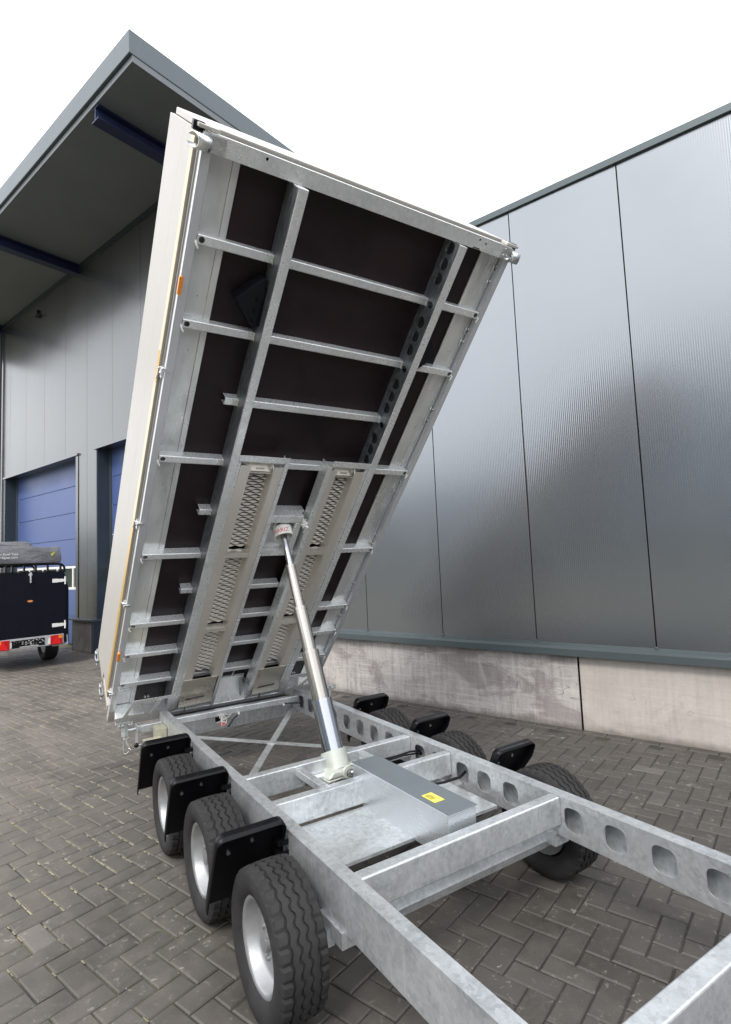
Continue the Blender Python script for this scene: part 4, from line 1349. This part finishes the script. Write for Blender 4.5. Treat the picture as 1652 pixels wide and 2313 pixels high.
# rear end: beam, gussets, centre tray
MB().box((-0.958, -0.402, HB), (0.962, -0.336, 0.1035)).build('rear_beam', 'galv_bed', bed, 0.005)
for s_ in (-1, 1):
    ol = [(-0.972, -0.336), (-0.547, -0.336), (-0.547, -0.085), (-0.85, -0.085), (-0.912, -0.283), (-0.972, -0.290)]
    tr = [roundpoly([(-0.836, -0.120), (-0.878, -0.272), (-0.738, -0.275)], 0.02), roundpoly([(-0.800, -0.125), (-0.722, -0.150), (-0.652, -0.125), (-0.692, -0.285)], 0.018), roundpoly([(-0.617, -0.118), (-0.652, -0.255), (-0.566, -0.290), (-0.566, -0.118)], 0.016)]
    fl = (lambda L: [(-x, y) for x, y in reversed(L)]) if s_ > 0 else (lambda L: L)
    Mg = Matrix.Translation((0.008 if s_ > 0 else 0, 0, 0.1062))
    MB().plate(fl(ol), [fl(h) for h in tr], 0.005, Mg).build('gusset_plate', 'galv_bed', bed)
    b = MB()
    for x in (-0.715, -0.690):
        b.cyl((-s_ * x, -0.262, HB + 0.005), (-s_ * x, -0.262, HB + 0.022), 0.009, 8)
    b.box((min(s_ * 0.86, s_ * 0.955), -0.135, HB + 0.005), (max(s_ * 0.86, s_ * 0.955), -0.118, HB + 0.014))
    b.build('gusset_bolts', 'zinc', bed)
b = MB()
b.add([(-0.137, -0.17, HB + 0.002), (0.162, -0.17, HB + 0.002), (0.162, -0.330, 0.095), (-0.137, -0.330, 0.095), (-0.137, -0.185, HB + 0.002), (0.162, -0.185, HB + 0.002), (0.162, -0.3345, 0.09), (-0.137, -0.3345, 0.09)],
      [(0, 1, 2, 3), (7, 6, 5, 4), (0, 4, 5, 1), (1, 5, 6, 2), (2, 6, 7, 3), (3, 7, 4, 0)])
b.box((-0.137, -0.176, HB + 0.003), (0.162, -0.160, HB + 0.012))
b.build('rear_tray', 'galv_plate', bed)
b = MB()
b.box((0.118, -0.30, 0.0), (0.160, -0.15, 0.004)).box((0.116, -0.30, 0.004), (0.120, -0.15, 0.085))
b.build('tray_bracket', 'galv_web', bed)
for u in (-0.40, 0.305):
    MB().cyl((u, -0.27, 0.085), (u, -0.355, 0.125), 0.006, 8).build('ramp_pin', 'zinc', bed)
MB().tube([(0.02, -0.005, 0.002), (-0.03, -0.15, 0.05), (-0.07, -0.27, 0.10), (-0.085, -0.34, 0.13)], 0.0022, 6).build('thin_cord', 'wire', bed)
# front beam with its cup bracket
b = MB()
hl = [circle(0.70, 3.945, 0.008, 10), circle(0.755, 3.935, 0.008, 10), circle(-0.70, 3.945, 0.008, 10)]
b.plate([(-0.97, 3.887), (0.665, 3.887), (0.672, 3.897), (0.725, 3.897), (0.733, 3.887), (0.97, 3.887), (0.97, 3.966), (-0.97, 3.966)], hl, 0.005, Matrix.Translation((0, 0, 0.014)))
b.box((-0.97, 3.9615, HB), (0.97, 3.9655, 0.0088)).box((-0.97, 3.887, HB), (0.97, 3.890, -0.002))
b.build('front_beam', 'galv_bed', bed, 0.0012)
for s_ in (-1, 1):
    b = MB()
    b.box((min(s_ * 0.90, s_ * 0.972), 3.895, 0.0145), (max(s_ * 0.90, s_ * 0.972), 3.958, 0.021))
    for du, dv in ((0.92, 3.908), (0.95, 3.908), (0.92, 3.945)):
        b.cyl((s_ * du, dv, 0.021), (s_ * du, dv, 0.029), 0.008, 6, smooth=False)
    n = 18
    vs = []
    for k in range(n + 1):
        a = R(-60 + 300 * k / n)
        for u_, rd in ((0.972, 0.033), (1.050, 0.033), (1.050, 0.028), (0.972, 0.028)):
            vs.append((s_ * (u_ - (0.02 * math.sin(a) if u_ > 1 else 0)), 3.915 + rd * math.cos(a), 0.022 + rd * math.sin(a)))
    b.add(vs, [(4 * k + i, 4 * k + (i + 1) % 4, 4 * k + 4 + (i + 1) % 4, 4 * k + 4 + i) for k in range(n) for i in range(4)], None, True)
    b.build('pivot_cup', 'zinc', bed)
    MB().box((min(s_ * 0.99, s_ * 1.045), 3.948, -0.075), (max(s_ * 0.99, s_ * 1.045), 3.99, -0.035)).build('corner_cap', 'black', bed, 0.006)
    MB().box((min(s_ * 0.93, s_ * 1.03), 3.968, -0.07), (max(s_ * 0.93, s_ * 1.03), 3.985, 0.0)).build('corner_profile', 'board', bed, 0.004)
# lashing hooks in the right-hand edge profile
for v in (3.836, 3.737, 3.407, 3.317, 2.777, 2.682, 2.116, 2.012, 1.552, 1.457, 0.98, 0.88, 0.56, 0.20):
    b = MB()
    b.tube([(0.956, v + 0.008, -0.055), (0.940, v, -0.045), (0.934, v - 0.03, -0.035), (0.944, v - 0.045, -0.028)], 0.004, 6)
    b.sphere((0.952, v - 0.005, -0.032), 0.0085, 8, 6)
    b.build('tie_hook', 'zinc', bed)
for s_ in (-1, 1):
    b = MB()
    for k in range(12):
        b.cyl((s_ * 0.885, 0.12 + 0.31 * k, HB + 0.0042), (s_ * 0.885, 0.12 + 0.31 * k, HB + 0.008), 0.0055, 8)
    b.build('rivet_row', 'zinc', bed)

# --- telescopic cylinder
hyd = empty('hydraulic_cylinder', tipper)
c0, c1 = TL(0, 1.194, 1.170), TL(0, 1.854, -0.241)
ax = (c1 - c0).normalized()
def along(z):                                                # point of the axis at a height over the pivot frame
    return c0 + (c1 - c0) * ((1.170 - z) / (1.170 + 0.241))
st = [(1.235, 0.924, 0.0235, 'chrome'), (0.926, 0.629, 0.0345, 'chrome_warm'), (0.631, 0.343, 0.0455, 'chrome_warm'), (0.345, 0.046, 0.0560, 'chrome_warm'), (0.048, -0.250, 0.0665, 'chrome')]
for k, (za, zb, r_, m) in enumerate(st):
    b = MB()
    b.cyl(along(za), along(zb), r_, 40)
    if k:
        b.ring(along(za) - ax * 0.001, along(za) + ax * 0.022, r_ + 0.0016, r_ - 0.004, 40)
    b.build('stage', m, hyd)
cap = MB().ring(along(1.208), along(1.140), 0.072, 0.064, 48)
cap.ring(along(1.209), along(1.203), 0.0719, 0.02, 48)
capo = cap.build('dust_cap', 'white_plastic', hyd, 0.002)
me = text_mesh('MARIZ', 0.047, 0.0)
xs = [v.co.x for v in me.vertices]
w_ = max(xs) - min(xs)
ex = Vector((1, 0, 0))
ey = (-ax).cross(ex).normalized()
camdir = (T0W - Vector((0, 0, 0)))
camloc = tipper.matrix_local.inverted() @ Vector((0, 0, CAM_H))
rd = camloc - along(1.17)
a0 = math.atan2(rd.dot(ey), rd.dot(ex))
for v in me.vertices:
    a = a0 + R(-9) + (v.co.x - min(xs) - w_ / 2) / 0.072 * 0.93
    rad = 0.0731
    p = along(1.17) + (-ax) * (v.co.y - 0.018) + (ex * math.cos(a) + ey * math.sin(a)) * rad
    v.co = p
me.materials.append(M['red'])
o = bpy.data.objects.new('lettering', me)
col.objects.link(o)
o.parent = hyd
b = MB()
b.sphere(along(1.245), 0.036, 18, 10)
b.build('ball_head', 'zinc', hyd)
b = MB()
b.cyl(along(-0.238), along(-0.335), 0.080, 40)
b.ring(along(-0.236), along(-0.262), 0.081, 0.067, 40)
b.build('collar', 'zinc_pale', hyd, 0.004)
# foot: cast cradle with trunnions
b = MB()
ff = 1.915
for (za, zb, wa, wb, fa, fb) in ((-0.305, -0.345, 0.085, 0.125, 0.085, 0.09), (-0.345, -0.405, 0.125, 0.115, 0.09, 0.085), (-0.405, -0.425, 0.115, 0.07, 0.085, 0.06)):
    vs = [TL(-wa, ff - fa, za), TL(wa, ff - fa, za), TL(wa, ff + fa, za), TL(-wa, ff + fa, za), TL(-wb, ff - fb, zb), TL(wb, ff - fb, zb), TL(wb, ff + fb, zb), TL(-wb, ff + fb, zb)]
    b.add(vs, [(0, 1, 2, 3), (7, 6, 5, 4), (0, 4, 5, 1), (1, 5, 6, 2), (2, 6, 7, 3), (3, 7, 4, 0)])
b.build('cradle', 'zinc_pale', hyd, 0.012, 3)
for s_ in (-1, 1):
    b = MB().cyl(TL(s_ * 0.10, ff - 0.01, -0.352), TL(s_ * 0.205, ff - 0.01, -0.352), 0.036, 22)
    b.cyl(TL(s_ * 0.205, ff - 0.01, -0.352), TL(s_ * 0.24, ff - 0.01, -0.352), 0.022, 16)
    b.build('trunnion', 'zinc', hyd, 0.003)
b = MB()
pc = TL(0.015, ff + 0.088, -0.322)
b.ring(pc, pc + Vector((0, -0.022, 0)), 0.042, 0.024, 28)
b.build('port_boss', 'zinc_pale', hyd, 0.003)
b = MB()
b.cyl(pc, pc + Vector((0, -0.035, 0)), 0.020, 6, smooth=False).cyl(pc + Vector((0.005, -0.035, 0.004)), pc + Vector((0.02, -0.055, 0.010)), 0.013, 12)
b.build('hose_fitting', 'zinc', hyd)

# --- power unit under its lid
b = MB()
tbox(b, -0.070, 0.098, 2.205, 3.02, -0.40, -0.196)
unit = b.build('power_unit_box', make_alu('brushed_cover_side', (0.50, 0.53, 0.55), (0.66, 0.69, 0.71), 0.30, 0.75, 1), tipper, 0.004)
b = MB()
tbox(b, -0.073, 0.101, 2.200, 3.026, -0.195, -0.189)
b.build('lid', 'cover', unit, 0.002)
b = MB()
tbox(b, -0.045, 0.015, 2.80, 2.90, -0.1885, -0.1875)
stk = b.build('warning_sticker', 'yellow', unit)
b = MB()
for k in range(5):
    tbox(b, -0.038, -0.038 + 0.030 + 0.004 * (k % 3), 2.815 + 0.011 * k, 2.819 + 0.011 * k, -0.1874, -0.1869)
b.build('sticker_print', 'black', unit)

# ------------------------------------------------------------------ loading ramps pushed under the bed
def ramp(u0, i0, i1, u1, label):
    rt = empty('loading_ramp', None, tipper.matrix_local @ BEDM)
    tag(rt, label, 'ramp', 'loading ramps stowed under the bed')
    W_, top, bot = 0.100, 2.262, 0.075
    for a, c in ((u0, i0), (i1, u1)):
        MB().box((a + 0.002, bot, W_ - 0.004), (c, top, W_)).build('flange', 'ramp', rt, 0.0015)
    for a, s_ in ((i0, -1), (i1, 1)):
        MB().box((a - 0.002, bot, 0.004), (a + 0.002, top - 0.055, W_ - 0.0045)).build('side_wall', 'ramp', rt)
    # punched tread: wavy bridges with open slots between
    gz, pitch = 0.006, 0.0225
    n = int((2.20 - bot) / pitch)
    b = MB()
    for k in range(n):
        v = bot + (k + 0.5) * pitch
        if abs(v - 1.478) < 0.014 or abs(v - 0.678) < 0.014:
            continue
        m = 12
        vs = []
        off = 0.5 if k % 2 else 0.0
        for i in range(m + 1):
            u = i0 + (i1 - i0) * i / m
            ph = math.cos(2 * math.pi * (i / m * 2.0 + off))
            h = 0.0058 + 0.0042 * ph
            lift = 0.008 + 0.006 * ph
            vs += [(u, v - h, gz), (u, v - h * 0.55, gz + lift), (u, v + h * 0.55, gz + lift), (u, v + h, gz)]
        b.add(vs, [(4 * i + q, 4 * i + q + 1, 4 * i + 4 + q + 1, 4 * i + 4 + q) for i in range(m) for q in range(3)])
    b.build('tread', 'tread', rt)
    MB().box((i0 + 0.003, bot, 0.0022), (i1 - 0.003, 2.19, 0.0042)).build('tread_shade_sheet', 'hole', rt)  # added black sheet standing in for the shade seen through the slots
    for v in (1.478, 0.678):
        b = MB().box((i0, v - 0.022, W_ - 0.012), (i1, v + 0.014, W_ - 0.009)).box((i0, v - 0.024, 0.006), (i1, v - 0.0205, W_ - 0.0085))
        b.build('cross_tie', 'ramp', rt)
    b = MB()
    b.add([(i0, 2.205, 0.070), (i1, 2.205, 0.070), (i1, 2.285, 0.012), (i0, 2.285, 0.012), (i0, 2.209, 0.074), (i1, 2.209, 0.074), (i1, 2.289, 0.016), (i0, 2.289, 0.016)],
          [(3, 2, 1, 0), (4, 5, 6, 7), (0, 1, 5, 4), (1, 2, 6, 5), (2, 3, 7, 6), (3, 0, 4, 7)])
    b.box((i0, 2.190, 0.062), (i1, 2.203, 0.076))
    b.build('head_plate', 'ramp_plate', rt)
    cu = (i0 + i1) / 2
    MB().box((cu - 0.028, 2.222, 0.0665), (cu + 0.028, 2.232, 0.0705)).build('head_tab', 'ramp', rt)
    b = MB()
    b.tube([(i1 - 0.012, 2.285, 0.06), (i1 - 0.006, 2.25, 0.09), (i1 + 0.006, 2.215, 0.085), (i1 + 0.010, 2.195, 0.078)], 0.007, 7)
    b.build('head_lug', 'white_plastic', rt)
    # lip: bent plate with a grip slot
    lw = u1 - u0 - 0.012
    fold = Matrix.Translation((u0 + 0.002, 0.074, W_))
    b = MB().plate([(0, 0), (0, -0.215), (lw, -0.205), (lw, 0)], [], 0.004, fold)
    b.box((u0 + 0.004, 0.0745, W_ - 0.004), (u0 + lw, 0.0785, W_ + 0.003))
    b.build('lip', 'ramp_plate', rt)
    bend = Matrix.Translation((u0 + 0.002, 0.074 - 0.2145, W_ + 0.0002)) @ Matrix.Rotation(R(-17), 4, 'X')
    sl = roundpoly([(0.050, -0.050), (0.215, -0.040), (0.215, -0.022), (0.050, -0.032)], 0.008)
    MB().plate([(0, 0), (0, -0.112), (lw, -0.100), (lw, 0.009)], [list(reversed(sl))], 0.004, bend).build('lip_edge', 'ramp_plate', rt)
    return rt
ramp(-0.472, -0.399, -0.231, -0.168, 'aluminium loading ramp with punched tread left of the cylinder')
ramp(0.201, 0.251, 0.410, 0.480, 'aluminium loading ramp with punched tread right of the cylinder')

# ------------------------------------------------------------------ wheel chocks clipped to the rails
def chock(u, v, rot, label):
    ck = empty('wheel_chock', None, tipper.matrix_local @ BEDM @ Matrix.Translation((u, v, HB)) @ Matrix.Rotation(rot, 4, 'Z'))
    tag(ck, label, 'wheel chock', 'wheel chocks clipped to the bed rails')
    ol = [(0.0, -0.12)]
    for k in range(11):
        t = k / 10
        ol.append((-0.13 + 0.16 * t * t * 0.8, 0.02 + 0.14 * t - 0.03 * math.sin(math.pi * t)))
    ol += [(0.02, 0.16), (0.02, -0.12)]
    b = MB().plate(list(reversed(ol)), [], 0.09, Matrix.Translation((0, 0, 0.095)))
    b.build('body', 'chock', ck, 0.006)
    for k in range(3):
        MB().box((-0.02, -0.09 + 0.06 * k, 0.096), (-0.006, -0.07 + 0.06 * k, 0.108)).build('rib', 'black', ck, 0.002)
    b = MB().box((0.0205, -0.10, 0.0), (0.034, 0.10, 0.09))
    b.build('holder', 'black', ck)
    return ck
chock(-0.580, 3.250, 0.0, 'black plastic wheel chock clipped to the left main rail')
chock(0.600, 3.215, math.pi, 'black plastic wheel chock peeping out beside the right main rail')
